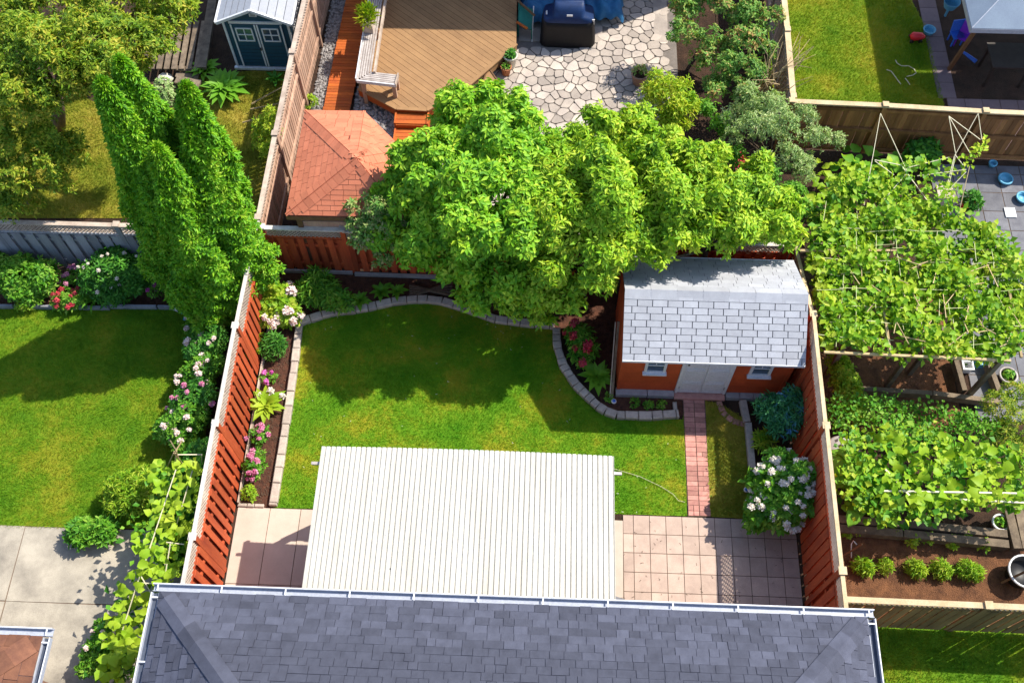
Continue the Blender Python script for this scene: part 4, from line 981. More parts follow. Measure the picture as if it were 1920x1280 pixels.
def kidchair(px, py, m, label, rz_):
    c = P(px, py); t = thing('child_chair', label, 'chair', (c.x, c.y, 0), rz_); rt = Matrix.Translation((c.x, c.y, 0)) @ Matrix.Rotation(rz_, 4, 'Z')
    def bb(nm, cc, ss, rx_=0):
        link(nm, ubox(m), t, rt @ Matrix.Translation(Vector(cc)) @ Matrix.Rotation(rx_, 4, 'X') @ Matrix.Diagonal((*ss, 1)))
    bb('seat', (0, 0, .27), (.3, .28, .03)); bb('backrest', (0, .15, .44), (.3, .03, .3), -.2)
    for a in (-.12, .12):
        for b_ in (-.11, .11): bb('leg', (a, b_, .13), (.03, .03, .26))
kidchair(1788, 80, 'blue', 'bright blue plastic child chair in the gazebo shade', .2); kidchair(1799, 84, 'purple', 'purple plastic child chair beside the blue one', -.5)
a, b_ = P(1806, 98, .1), P(1830, 116, .1); b = MB(); b.tube([a, a.lerp(b_, .5), b_], [.03, .045, .05], 8); b.solo('toy_bat', 'blue', 'long blue foam bat lying in the gazebo shade', 'toy', a)
hs = MB(); hs.tube([P(*p, .03) for p in ((1679, 113), (1682, 119), (1690, 124), (1704, 124), (1714, 130), (1718, 137), (1712, 141), (1700, 144))], .011, 6); hs.tube([P(*p, .03) for p in ((1662, 131), (1671, 134), (1677, 142), (1684, 152), (1689, 158))], .011, 6); hs.tube([P(*p, .03) for p in ((1697, 147), (1702, 153), (1706, 159))], .011, 6)
hs.solo('garden_hose', 'string', 'pale thin hose curling over the shaded lawn at top right', 'hose', P(1690, 135))
b = MB(); c = P(1783, 8, .4); b.lathe([(0, .3), (.14, .3), (.2, .5), (.21, .5), (.16, .36), (0, .34)], (c.x, c.y, 0), 16); b.tube([(c.x, c.y, 0), (c.x, c.y, .3)], .03, 6); b.solo('water_table', 'skyblue', 'light blue plastic basin on a stand at the top edge beside the gazebo', 'basin', (c.x, c.y, 0))
c = P(1895, 105, .7); tb = thing('patio_table', 'dark patio table under the slate blue gazebo', 'table', (c.x, c.y, 0)); box('tabletop', 'dark', tb, (c.x, c.y, .7), (1.0, .8, .04))
for dx in (-.42, .42):
    for dy in (-.32, .32): box('leg', 'dark', tb, (c.x+dx, c.y+dy, .34), (.05, .05, .68))
# ---- houses beyond the top edge of the photo (they shade the yards below them)
t = thing('house', 'two storey house just beyond the top edge behind the brown deck', 'house', (0, 24, 0))
box('wall', 'housewall', t, (-.2, 24.4, 2.8), (10.2, 7.0, 5.6)); b = MB(); b.add([(-5.6, 20.6, 5.6), (5.2, 20.6, 5.6), (5.2, 28.2, 5.6), (-5.6, 28.2, 5.6), (-1.8, 24.4, 7.4), (1.4, 24.4, 7.4)], [(0, 1, 5, 4), (1, 2, 5), (2, 3, 4, 5), (3, 0, 4), (3, 2, 1, 0)]); b.part('roof', 'felt', t)

# ================================================================== EDGING STONES
def edging(label, pts_px, sizes, wd, hgt, m='edge', z=0.0, close=False):
    pts = [P(a, b_, 0) for a, b_ in pts_px]; t = thing('stone_edging', label, 'garden edging', pts[0])
    # walk along the line and lay stones
    seg = 0; pos = 0.0; cur = pts[0]; L_ = [(pts[i+1]-pts[i]).length for i in range(len(pts)-1)]; tot = sum(L_)
    def at(s):
        s = min(max(s, 0), tot-1e-4); i = 0
        while s > L_[i]: s -= L_[i]; i += 1
        return pts[i].lerp(pts[i+1], s/L_[i])
    s = 0
    while s < tot-.05:
        l = min(random.uniform(*sizes), tot-s); a, b_ = at(s+.006), at(s+l-.006); d_2 = b_-a
        if d_2.length < .03: break
        an = math.atan2(d_2.y, d_2.x); h2 = hgt*random.uniform(.92, 1.08)
        c = (a+b_)/2; n_ = Vector((-d_2.y, d_2.x, 0)).normalized(); m_ = MB(); x, y_ = d_2.length/2, wd/2*random.uniform(.92, 1.08)
        e = d_2.normalized(); ch = .014
        lo = [c+e*sx*x+n_*sy*y_ for sx, sy in ((-1, -1), (1, -1), (1, 1), (-1, 1))]; hi = [c+e*sx*(x-ch)+n_*sy*(y_-ch)+Vector((0, 0, h2)) for sx, sy in ((-1, -1), (1, -1), (1, 1), (-1, 1))]
        md = [p+Vector((0, 0, h2-ch)) for p in lo]
        lo = [p-Vector((0, 0, .04)) for p in lo]
        m_.add(lo+md+hi, [(0, 1, 5, 4), (1, 2, 6, 5), (2, 3, 7, 6), (3, 0, 4, 7), (4, 5, 9, 8), (5, 6, 10, 9), (6, 7, 11, 10), (7, 4, 8, 11), (8, 9, 10, 11)])
        m_.part('stone', m, t); s += l
    return t
edging('straight row of edging stones between the left flower bed and the lawn', [(562, 612), (553, 690), (540, 780), (527, 865), (513, 950)], (.15, .42), .15, .11)
edging('curved row of grey edging stones round the top of the lawn', [(562, 607), (600, 594), (630, 587), (680, 581), (740, 567), (795, 563), (830, 567), (880, 582), (925, 600), (985, 608), (1040, 612)], (.18, .34), .17, .11)
edging('curved row of grey edging stones in front of the shed bed', [(1043, 618), (1044, 650), (1056, 688), (1078, 722), (1104, 748), (1128, 770), (1155, 780), (1215, 782), (1272, 778)], (.15, .30), .17, .12)
edging('short stone closing the shed bed beside the brick path', [(1264, 755), (1266, 772)], (.3, .31), .08, .08)
edging('low row of stones closing the left flower bed at the patio', [(446, 947), (500, 949)], (.12, .2), .07, .06)
edging('curved reddish edging in the grass right of the shed door', [(1347, 752), (1356, 775), (1375, 790), (1400, 797)], (.12, .16), .12, .03, 'brick')
rb = thing('timber_edging', 'grey timber edging of the bed between the brick path and right fence', 'garden edging', P(1400, 850))
for a, b_ in (((1392, 752), (1400, 792)), ((1402, 794), (1414, 930)), ((1414, 932), (1420, 968)), ((1414, 972), (1475, 976))): beam('sleeper', 'edge', rb, P(*a, .05), P(*b_, .05), .13, .14)
lb = thing('timber_edging', 'grey board edging in front of the flower bed at left', 'garden edging', P(150, 577))
for a, b_ in (((-60, 574), (25, 575)), ((28, 575), (205, 578)), ((207, 575), (294, 576)), ((297, 576), (325, 577))): beam('board', 'greywood', lb, P(*a, .06), P(*b_, .06), .05, .13)
b = MB(); b.beam(P(322, 575, .1), P(334, 580, .1), .08, .1); b.solo('edging_cap', 'whiteplastic', 'small white cap at the right end of the grey board edging', 'cap', P(328, 578))

# ================================================================== BIG TREES
bigt = [(838, 235, 3.6, .42), (862, 205, 3.8, .42), (905, 195, 3.8, .45), (965, 225, 3.8, .5), (785, 310, 3.7, .42), (840, 280, 4.2, .55), (920, 280, 4.3, .55), (985, 300, 4, .5), (790, 360, 3.8, .5), (870, 360, 4.3, .6), (950, 360, 4.3, .55), (815, 435, 3.6, .5), (890, 440, 4, .55), (960, 440, 3.9, .5), (785, 470, 2.9, .36), (862, 490, 3, .45), (900, 545, 2.4, .35), (940, 520, 2.9, .42), (735, 350, 3.2, .3), (730, 430, 2.8, .35)  , (1010, 330, 3.0, .5), (1000, 390, 3.2, .5), (1000, 460, 3.0, .5), (1030, 280, 3.2, .35), (780, 430, 2.5, .5)]
lower = lambda L_, d: [(x, y, max(z-d, .9), r) for x, y, z, r in L_]
tree('tree', 'large bright green rounded tree right of the terracotta gazebo', 'tree', (-1.4, 11.2), lower(bigt, .7), 'l_tree', 52, 7, .145, .06, el=(-.45, .35), trunk=.13, lumps=8, fill=.45)
mid = [(1075, 285, 3.6, .45), (1130, 245, 3.7, .42), (1195, 240, 3.7, .4), (1060, 350, 4, .5), (1140, 320, 4.3, .55), (1215, 305, 4.1, .5), (1050, 425, 4, .52), (1130, 400, 4.3, .55), (1040, 500, 3.4, .42), (1105, 480, 3.8, .5), (1170, 450, 3.7, .42), (1000, 545, 2.7, .4), (1060, 555, 2.7, .36), (1022, 590, 2.0, .25), (1125, 530, 2.8, .34), (965, 565, 2.2, .28), (1200, 385, 3.9, .5), (1180, 360, 3, .5), (1100, 350, 3, .5), (1090, 420, 2.8, .5), (1175, 420, 2.8, .4), (1165, 280, 3, .4)]
tree('tree', 'middle lime green tree reaching down to the lawn left of the shed', 'tree', (.9, 11.0), lower(mid, .7), 'l_tree2', 52, 7, .135, .05, el=(-.5, .35), trunk=.12, lumps=8, fill=.45)
rt = [(1265, 290, 3.5, .42), (1310, 320, 3.5, .4), (1270, 370, 3.9, .5), (1345, 370, 3.7, .45), (1405, 370, 3.4, .42), (1250, 430, 3.5, .42), (1310, 435, 3.4, .4), (1375, 430, 3.4, .42), (1435, 430, 3.1, .4), (1480, 445, 2.7, .3), (1465, 385, 2.9, .35), (1230, 470, 3.2, .3), (1340, 300, 3.0, .3), (1420, 320, 2.8, .3), (1300, 350, 2.6, .5), (1360, 400, 2.6, .5), (1240, 340, 3, .4), (1430, 400, 2.4, .4)]
tree('tree', 'lime green tree spreading above the back of the shed roof', 'tree', (3.4, 11.4), lower(rt, .4), 'l_tree2', 52, 7, .135, .05, el=(-.4, .4), trunk=.10, lumps=8, fill=.45)
pk = [(690, 370, 2.3, .28), (672, 395, 2.2, .26), (710, 400, 2.3, .28), (690, 425, 2.0, .25), (680, 450, 1.8, .22), (735, 385, 2.2, .25), (715, 350, 2.3, .22), (748, 450, 1.9, .3), (662, 375, 2.1, .22), (730, 345, 2.4, .24), (668, 420, 2.0, .22), (700, 440, 2.0, .3), (725, 420, 2.1, .3), (690, 385, 1.7, .35), (720, 480, 1.6, .26)]
tree('shrub', 'pink tinged shrub between the terracotta roof and the big tree', 'shrub', (-3.0, 12.0), pk, 'l_pinky', 85, 6, .085, .04, trunk=.05, lumps=4)
yg = [(1240, 160, 1.9, .36), (1270, 185, 1.8, .34), (1222, 190, 1.7, .3), (1250, 215, 1.5, .36), (1290, 210, 1.4, .26), (1240, 240, 1.1, .3), (1272, 235, 1.2, .28), (1282, 160, 1.6, .22)]
tree('shrub', 'golden green bushy shrub at the right edge of the flagstone patio', 'shrub', (3.1, 16.0), yg, 'l_gold', 75, 6, .10, .03, el=(0, .8), trunk=.06, lumps=5)
gy = [(1400, 190, 1.9, .35), (1450, 200, 2.0, .38), (1420, 240, 2.1, .4), (1475, 245, 2.1, .4), (1390, 250, 1.7, .3), (1510, 225, 1.8, .3), (1530, 270, 1.7, .3), (1480, 300, 1.8, .35), (1430, 300, 1.6, .3), (1560, 265, 1.5, .2), (1505, 325, 1.4, .3), (1370, 215, 1.6, .25)]
tree('shrub', 'loose grey green shrub with fine leaves left of the cedar fence', 'shrub', (5.1, 14.4), gy, 'l_grey', 70, 6, .075, .022, el=(-.1, .9), trunk=.06, lumps=5)
rd = [(1285, 15, 1.7, .35), (1340, 10, 1.7, .38), (1400, 20, 1.7, .38), (1440, 40, 1.5, .3), (1280, 65, 1.5, .32), (1335, 70, 1.6, .38), (1395, 80, 1.6, .38), (1310, 110, 1.3, .32), (1360, 125, 1.4, .35), (1415, 130, 1.4, .3), (1345, 165, 1.1, .28), (1385, 165, 1.2, .25), (1440, 95, 1.4, .25)]
tree('shrub', 'tall green shrub with orange red tips beside the top of the flagstone patio', 'shrub', (3.9, 18.6), rd, 'l_redtip', 65, 6, .09, .04, trunk=.06, lumps=5)
# bare twiggy shrub over the narrow fence
bt_ = MB(); o0 = P(1440, 160, .0)
for i in range(40):
    a = P(1440+random.uniform(-30, 30), 165+random.uniform(-15, 25), .9); c = P(random.uniform(1400, 1530), random.uniform(60, 160), random.uniform(1.5, 2.1)); m1 = a.lerp(c, .5)+Vector((random.uniform(-.2, .2), random.uniform(-.2, .2), .15))
    bt_.tube([o0.lerp(a, .3) if i % 5 == 0 else a, m1, c], [.016, .011, .004], 4)
bt_.solo('bare_shrub', 'cane', 'bare brown twigs leaning over the narrow fence onto the lawn', 'shrub', (o0.x, o0.y, 0))
# yellow green tree at top left
tl = [(20, 20, 4.6, .6), (100, 10, 4.8, .6), (180, 20, 4.8, .6), (255, 20, 4.6, .55), (320, 30, 4.3, .5), (20, 90, 4.8, .6), (95, 80, 5, .65), (175, 80, 5, .6), (245, 75, 4.7, .5), (300, 70, 4.4, .4), (30, 150, 4.8, .55), (105, 140, 4.8, .5), (170, 130, 4.7, .4), (350, 20, 4.1, .28), (225, 110, 4.4, .3), (20, 205, 4.3, .45), (75, 195, 4.2, .4), (140, 165, 4.4, .35), (-50, 60, 4.6, .6), (-50, 150, 4.6, .6), (270, 105, 4.2, .22)]
tree('tree', 'big olive yellow tree filling the top left corner', 'tree', (-11.6, 15.4), tl, 'l_yel', 52, 8, .10, .033, el=(-.3, .5), trunk=.16)
tl2 = [(20, 260, 3.4, .5), (75, 255, 3.4, .45), (30, 320, 3.0, .45), (90, 300, 3.1, .38), (125, 265, 3.0, .3), (10, 370, 2.4, .35), (130, 300, 2.8, .25), (-40, 300, 3, .5), (60, 345, 2.4, .3), (30, 385, 2.1, .3), (70, 390, 1.9, .2), (110, 340, 2.4, .25), (150, 290, 2.7, .2)]
tree('tree', 'smaller yellow green tree below the big one at the left edge', 'tree', (-12.6, 13.4), tl2, 'l_yel', 55, 8, .10, .033, el=(-.3, .5), trunk=.10)

# columnar cedars
def cypress(label, base, top, z, r):
    t = thing('cedar_tree', label, 'tree', (base[0], base[1], 0)); lf = Leaves()
    T = P(top[0], top[1], z); Bp = Vector((base[0], base[1], 0)); ax = T-Bp; n_ = 15000
    s = RNG.uniform(0, 1, n_)**1.08; th = RNG.uniform(0, 2*np.pi, n_)
    prof = np.minimum(1, (s+.02)*5)**.6*np.clip((1-s)/.8, 0, 1)**.62
    ridge = .16*np.sin(th*3+s*9+base[0])+.14*np.sin(th*5-s*17)+.13*np.sin(s*41+th*4)*np.sin(th*6+s*13)+.07*np.sin(s*97+th*9)
    rad = r*prof*(1+ridge)*RNG.uniform(.78, 1.10, n_)
    d3 = np.stack([np.cos(th), np.sin(th), np.zeros(n_)], 1)
    C = np.array(Bp)+s[:, None]*np.array(ax)+d3*rad[:, None]
    h1 = n_//2
    nn_ = d3*.75+np.array([0, 0, .75])+RNG.normal(size=C.shape)*.3
    lf.spray(C[:h1], nn_[:h1], 6, .085, .036, (-.1, .8), fold=.15, jit=.5); lf.spray(C[h1:], nn_[h1:], 6, .105, .034, (.0, 1.0), fold=.14, jit=.6)
    # inner mass
    k = 0; vs = []; fs = []
    V = []; F = []
    for i in range(14):
        for j in range(12):
            ss = i/13; pr = min(1, (ss+.02)*5)**.6*max(0, (1-ss)/.8)**.62 if ss < 1 else 0; a = j/12*6.283
            V.append(np.array(Bp+ax*ss)+np.array([math.cos(a), math.sin(a), 0])*r*.72*min(pr, 1))
    for i in range(13):
        for j in range(12):
            a, b_, c, d2 = i*12+j, i*12+(j+1) % 12, (i+1)*12+(j+1) % 12, (i+1)*12+j; F += [(a, b_, c), (a, c, d2)]
    lf.V.append(np.array(V)); lf.F.append(np.array(F)+lf.k); lf.k += len(V)
    link('crown', lf.mesh('crown', 'l_cyp'), t)
    b_ = MB(); b_.tube([Bp-Vector((0, 0, .1)), Bp+ax*.5], [.11, .05], 8); b_.part('trunk', 'bark', t, True)
cypress('leftmost tall columnar cedar, its tip below the tree at top left', (-7.15, 10.95), (190, 152), 6.7, .68)
cypress('columnar cedar in the middle rear with the highest tip', (-6.95, 11.3), (224, 112), 6.8, .66)
cypress('shorter front columnar cedar between the taller ones', (-6.72, 10.4), (292, 275), 5.5, .62)
cypress('rightmost columnar cedar nearest the fence corner', (-6.42, 10.95), (348, 160), 6.2, .70)

# ================================================================== BACK LEFT YARD DETAILS
dk2 = thing('side_deck', 'weathered grey board deck partly hidden by the olive tree', 'deck', P(300, 130))
for i in range(9):
    beam('deck_board', 'timber', dk2, P(285+i*14, 40, .3), P(262+i*14+8, 130, .3), .13, .03)
for a, b_, w_ in (((402, -20), (378, 128), .2), ((330, 150), (375, 158), .2)): beam('edge_board', 'timber', dk2, P(*a, .34), P(*b_, .34), .22, .06)
for i in range(3): beam('step_tread', 'timber', dk2, P(330, 128+i*13, .25-.07*i), P(372, 131+i*13, .25-.07*i), .14, .04)
for i, (px, py, r) in enumerate(((300, 130, .16), (325, 158, .18), (290, 155, .13), (318, 128, .12))):
    pass
def rock(label, q, r, m='rock'):
    b = MB(); n_ = 9; rings = []
    for i, (f, z) in enumerate(((.9, 0), (1, .3), (.8, .6), (.4, .78))):
        rings.append([(q.x+math.cos(k*.698)*r*f*random.uniform(.8, 1.15), q.y+math.sin(k*.698)*r*f*.8*random.uniform(.8, 1.15), z*r) for k in range(n_)])
    b.add([p for g_ in rings for p in g_], [(i*n_+k, i*n_+(k+1) % n_, (i+1)*n_+(k+1) % n_, (i+1)*n_+k) for i in range(3) for k in range(n_)]+[tuple(range(3*n_, 4*n_))])
    return b.solo('rock', m, label, 'rock', (q.x, q.y, 0))
rock('pale rock at the foot of the grey step near the blue shed', P(312, 150), .2, 'cream'); rock('darker rounded rock above the pale rock near the blue shed', P(322, 112), .26, 'timber')
b = MB(); b.box((P(318, 60).x, P(318, 60).y, .6), (.7, .5, 1.1)); b.solo('storage_box', 'timber', 'brown storage box behind the olive tree branches', 'box', (P(318, 60).x, P(318, 60).y, 0))
hosta('plant', 'big green rosette of broad leaves in front of the blue shed', P(425, 178), 'l_mid', 70, .62, cat='plant')
hosta('plant', 'dark broad leaved plant left of the blue shed door', P(388, 140), 'l_mid', 26, .5)
hosta('plant', 'dark broad leaved plant right of the blue shed base', P(518, 155), 'l_dark', 16, .3)
plant('plant', 'small cream and green variegated bush beside the cedar tips', 'plant', P(312, 180), [(0, 0, .25, .26), (.15, -.2, .2, .2)], 'l_grey', L=.06)
plant('plant', 'yellow green wispy climber on the tan fence below the blue shed', 'plant', P(508, 268), [(0, 0, .5, .3), (-.05, -.25, .4, .25), (.1, .25, .6, .2)], 'l_gold', L=.10, W=.03)
plant('plant', 'wispy yellow climber hanging over the tan fence top', 'plant', P(548, 305), [(-.15, .1, 1.6, .16), (-.1, -.3, 1.5, .16), (-.2, -.6, 1.2, .2)], 'l_gold', L=.09, W=.025)
plant('plant', 'small lime tuft at the top left corner of the terracotta roof', 'plant', P(583, 203), [(0, .05, .15, .16)], 'l_lime', L=.1, W=.03)
b = MB()
for a, c in (((472, 195), (535, 160)), ((455, 230), (520, 212)), ((470, 205), (545, 190))): b.tube([P(*a, .25), P(*c, .5)], [.02, .01], 5)
b.solo('cut_branches', 'cane', 'pale cut branches lying on the shaded grass below the blue shed', 'branch', P(500, 200))
plant('plant', 'orange red bush behind the cedar tips at left', 'plant', P(205, 150), [(0, 0, .4, .3), (.2, .3, .5, .22)], 'l_pinky', L=.07)
plant('plant', 'dark purple leaved plant in the shade left of the cedars', 'plant', P(165, 165), [(0, 0, .3, .3), (-.3, -.2, .25, .25)], 'l_dark', L=.08)

# ================================================================== LEFT YARD BEDS
def fplant(label, px, py, clumps, m, fm=None, nf=0, fr_=.06, **kw):
    q = P(px, py); t = plant('flowering_plant' if fm else 'plant', label, 'plant', q, clumps, m, **kw)
    if fm: flowers_on(t, fm, clumps, q, nf, fr_)
    return t
fplant('leafy green bush at the left end of the grey fence bed', 55, 545, [(0, .1, .5, .42), (.45, .1, .45, .36), (-.4, 0, .4, .35), (.2, -.2, .3, .3), (-.6, .3, .5, .3)], 'l_mid', L=.11, W=.05, dens=80, lumps=3)
fplant('low pale green plant spilling over the grey board edging', 45, 575, [(0, 0, .12, .16), (.15, -.05, .1, .13)], 'l_lime', L=.07)
fplant('red and pink flowering plant beside the grey board edging', 135, 572, [(0, 0, .18, .24), (.25, .05, .2, .2), (-.2, 0, .15, .18)], 'l_mid', 'f_red', 14, .05)
fplant('pink flowers above the red ones near the grey fence', 148, 530, [(0, 0, .25, .18), (-.15, -.1, .2, .14)], 'l_mid', 'f_pink', 8, .055)
fplant('big dark green bush dotted with small white flowers by the grey fence', 225, 545, [(0, .15, .55, .48), (-.35, 0, .5, .36), (.4, .1, .5, .4), (0, -.2, .35, .36)], 'l_dark', 'f_white', 20, .035, L=.12, W=.045, dens=80, lumps=3)
hosta('plant', 'long arching leaved plant hanging over the board edging onto the lawn', P(180, 570), 'l_mid', 16, .42, 'blade')
fplant('magenta flowers at the right end of the board edging', 300, 560, [(0, 0, .3, .16), (.1, .15, .35, .14)], 'l_mid', 'f_mag', 9, .055)
fplant('dark leafy plant between the magenta flowers and cedars', 322, 545, [(0, 0, .3, .22), (0, .3, .35, .22)], 'l_dark', 'f_white', 4, .03)
# roses along the left side of the red fence
n_ = 0
for (px, py, m, fm, lab) in ((400, 632, 'l_mid', 'f_pale', 'topmost pale pink flowering bush at the foot of the cedars'), (398, 680, 'l_dark', 'f_pale', 'second pale pink flowering bush down the left side of the red fence'), (385, 730, 'l_mid', 'f_pale', 'third pale pink flowering bush down the left side of the red fence'), (372, 780, 'l_dark', 'f_pink', 'bush with deeper pink flowers halfway down the left side of the fence'), (352, 822, 'l_mid', 'f_pale', 'lowest pink flowering bush, just above the stick tripod')):
    fplant(lab, px, py, [(0, 0, .55, .34), (.2, .15, .7, .3), (-.18, .05, .4, .28), (.1, -.25, .5, .26)], m, fm, 13, .05, L=.085, W=.04, dens=85, lumps=3)
b = MB(); c = P(354, 598); b.tube([c, c+Vector((0, 0, .3))], .012, 6); b.box((c.x, c.y, .3), (.12, .1, .02)); b.box((c.x+.02, c.y-.12, .24), (.08, .08, .02)); b.solo('garden_light', 'skyblue', 'pair of small light blue garden lights at the foot of the cedars', 'light', (c.x, c.y, 0))
# stick tripod with bean vines at bottom left
tv = thing('bean_trellis', 'cane and string trellis covered with broad bean leaves left of the house', 'trellis', P(300, 1080))
apx = P(333, 852, 1.9)
for (px, py) in ((300, 905), (330, 930), (368, 900), (345, 820), (316, 820), (352, 910)): beam('cane', 'cane', tv, P(px, py, .3), apx+Vector((random.uniform(-.04, .04), random.uniform(-.04, .04), .12)), .018, .018)
for a, c, za, zc in (((333, 852), (378, 852), 1.75, 1.6), ((378, 852), (378, 905), 1.6, .3), ((300, 1090), (362, 878), 1.2, 1.6), ((262, 1075), (300, 1140), 1.5, 1.3), ((270, 1060), (330, 880), 1.6, 1.7), ((320, 1015), (290, 1200), 1.6, 1.2), ((230, 1180), (268, 1060), 1.2, 1.6), ((312, 1016), (345, 1020), 1.6, 1.6), ((265, 1092), (310, 1095), 1.5, 1.5)):
    beam('cane', 'string', tv, P(*a, za), P(*c, zc), .016, .016)
def leafset(t, m, kind, poly_px, z, num, L, zv=.15, tilt=.5):
    poly_ = XY(poly_px, z); xs_ = [p[0] for p in poly_]; ys_ = [p[1] for p in poly_]; c = 0
    while c < num:
        x, y_ = random.uniform(min(xs_), max(xs_)), random.uniform(min(ys_), max(ys_))
        if not inpoly(np.array([x]), np.array([y_]), poly_)[0]: continue
        l = L*random.uniform(.65, 1.25)
        Mx = Matrix.Translation((x, y_, z+random.gauss(0, zv))) @ Matrix.Rotation(random.random()*6.283, 4, 'Z') @ Matrix.Rotation(random.gauss(.1, tilt), 4, 'Y') @ Matrix.Rotation(random.gauss(0, tilt*.7), 4, 'X') @ Matrix.Diagonal((l, l, l, 1))
        link('leaf', bladeleaf(m, kind), t, Mx); c += 1
TP = [(285, 868), (380, 876), (380, 960), (345, 1040), (330, 1100), (240, 1108), (222, 1130), (262, 1060), (248, 990), (285, 960)]
leafset(tv, 'l_lime', 'heart', TP, 1.45, 250, .17); leafset(tv, 'l_lime', 'heart', [(235, 1100), (300, 1105), (272, 1200), (262, 1280), (190, 1270), (195, 1180)], 1.2, 130, .17)
vines('', '', '', (0, 0), TP, 1.0, 'l_mid', 130, .14, .11, tv, .3, .1, part='lower_leaves')
vines('', '', '', (0, 0), [(235, 1110), (300, 1110), (262, 1275), (180, 1275), (200, 1180)], .7, 'l_dark', 130, .13, .10, tv, .3, .1, part='lower_leaves')
fplant('dark leafy hedge between the bean trellis and the red fence', 392, 950, [(0, .7, .9, .3), (-.05, .3, .95, .32), (-.08, -.1, 1.0, .32), (-.1, -.5, 1.0, .32), (-.14, -.9, .95, .3), (-.16, -1.2, .8, .3)], 'l_dark', L=.12, W=.06, dens=70, lumps=3)
fplant('narrow leaved yellow green bush at the left of the bean trellis', 248, 930, [(0, 0, .45, .32), (.3, .1, .5, .3), (-.15, -.2, .35, .25), (.2, -.25, .4, .28)], 'l_lime', L=.10, W=.028, dens=90, lumps=3)
fplant('purple tinged flowering bush at the bottom of the bean trellis', 205, 1245, [(0, 0, .5, .3), (.3, -.1, .5, .3), (.1, .3, .5, .3)], 'l_mid', 'f_pale', 8, .04, lumps=3)

# ================================================================== MIDDLE YARD BEDS
fplant('hydrangea with cream pink heads in the top left corner of the bed', 528, 600, [(0, .1, .4, .34), (.2, -.05, .35, .26), (-.15, -.1, .35, .26), (.05, .3, .5, .28)], 'l_lime', 'f_pale', 13, .085, L=.13, W=.07, dens=60, lumps=2)
plant('plant', 'fern like plant in front of the back red fence, leftmost', 'plant', P(600, 565), [(-.1, 0, .4, .3), (.15, .05, .4, .28), (0, .2, .5, .26)], 'l_mid', L=.17, W=.03, dens=75)
plant('plant', 'mid green leafy plant right of the dark fern by the back fence', 'plant', P(632, 572), [(-.1, 0, .3, .24), (.15, -.05, .3, .24)], 'l_mid', L=.14, W=.05, dens=70)
hosta('plant', 'fourth plant along the back fence, a dark leaf rosette', P(676, 568), 'l_mid', 22, .3)
hosta('plant', 'upright leafed green rosette at the foot of the back fence, before the log', P(716, 552), 'l_mid', 22, .3); hosta('plant', 'smaller green rosette right beside the upright one, nearest the log', P(745, 552), 'l_mid', 18, .26)
lg = MB(); 
for k in range(5): lg.tube([P(768, 556-k*5, .06), P(848, 530+k*6, .08)], [.05, .035], 6)
lg.solo('driftwood_log', 'bark', 'brown driftwood log lying in the bed by the back fence', 'log', P(805, 548))
fplant('bushy dark green mound below the hydrangea in the left bed', 515, 660, [(0, 0, .22, .26), (.05, .05, .3, .2)], 'l_dark', L=.11, W=.022, dens=160)
fplant('thin yellow leaved plant against the red fence beside the mound', 482, 655, [(0, .1, .3, .1), (0, -.25, .3, .1)], 'l_gold', L=.14, W=.025)
fplant('small mixed pink and yellow flowers in the middle of the left bed', 505, 712, [(0, 0, .08, .12), (.12, 0, .08, .1), (-.12, 0, .08, .1)], 'l_mid', 'f_mag', 6, .045, L=.05)
hosta('hosta', 'yellow green hosta with white flower heads in the left bed', P(503, 765), 'l_lime', 44, .46)
tt = thing('flower_cluster', 'white flower heads rising behind the yellow green hosta', 'flowers', P(508, 735)); flowers(tt, 'f_white', [P(508, 733, .3), P(486, 742, .25), P(530, 742, .25)], .07)
fplant('pink flowering plant below the hosta in the left bed', 488, 825, [(0, 0, .2, .19), (.08, .08, .2, .14)], 'l_mid', 'f_pink', 11, .045, L=.07)
fplant('pink and white flowering plant above the small round plant', 482, 880, [(0, 0, .22, .2), (.06, .15, .25, .16), (0, -.12, .18, .15)], 'l_mid', 'f_pink', 12, .055, L=.08)
fplant('small round green plant at the bottom of the left bed', 470, 928, [(0, 0, .12, .14)], 'l_lime', L=.07, W=.035, dens=140)
bb_ = thing('bed_board', 'pale thin board along the foot of the left red fence', 'board', P(470, 800)); beam('board', 'palewood', bb_, (-5.68, 6.3, .07), (-5.68, 11.5, .07), .025, .14)
bb2 = thing('back_bed_board', 'grey boards along the foot of the back red fence', 'board', (-4, 11.62, 0)); beam('board', 'block', bb2, (-5.6, 11.64, .06), (-4.05, 11.64, .06), .04, .10); beam('board', 'block', bb2, (-4.0, 11.62, .04), (-1.0, 11.6, .04), .06, .09)
fplant('red flowering bush left of the shed inside the curved stones', 1087, 662, [(0, .1, .45, .26), (.12, -.1, .35, .22), (-.1, .2, .5, .2), (0, -.2, .25, .2)], 'l_mid', 'f_red', 10, .075, L=.12, W=.04, dens=80)
hosta('hosta', 'broad leaved green hosta at the left front corner of the shed', P(1118, 712), 'l_mid', 36, .44)
for i, (px, py, lab) in enumerate(((1142, 748, 'tiny sprout nearest the round blue light beside the shed'), (1190, 757, 'small green sprout in front of the left shed window'), (1215, 762, 'middle small sprout in the bed under the shed wall'), (1240, 760, 'small sprout nearest the shed door'))):
    fplant(lab, px, py, [(0, 0, .07, .09)], 'l_mid', L=.06, W=.03, dens=150, stems=False)
def solar(label, q):
    t = thing('garden_light', label, 'light', q); b = MB(); b.lathe([(.0, .1), (.045, .1), (.055, .13), (.05, .15), (0, .155)], q, 14); b.part('housing', 'whiteplastic', t, True)
    b = MB(); b.lathe([(0, .158), (.035, .156), (.037, .15)], q, 12); b.part('solar_panel', 'solar', t); b = MB(); b.tube([q, q+Vector((0, 0, .1))], .01, 6); b.part('stake', 'black', t)
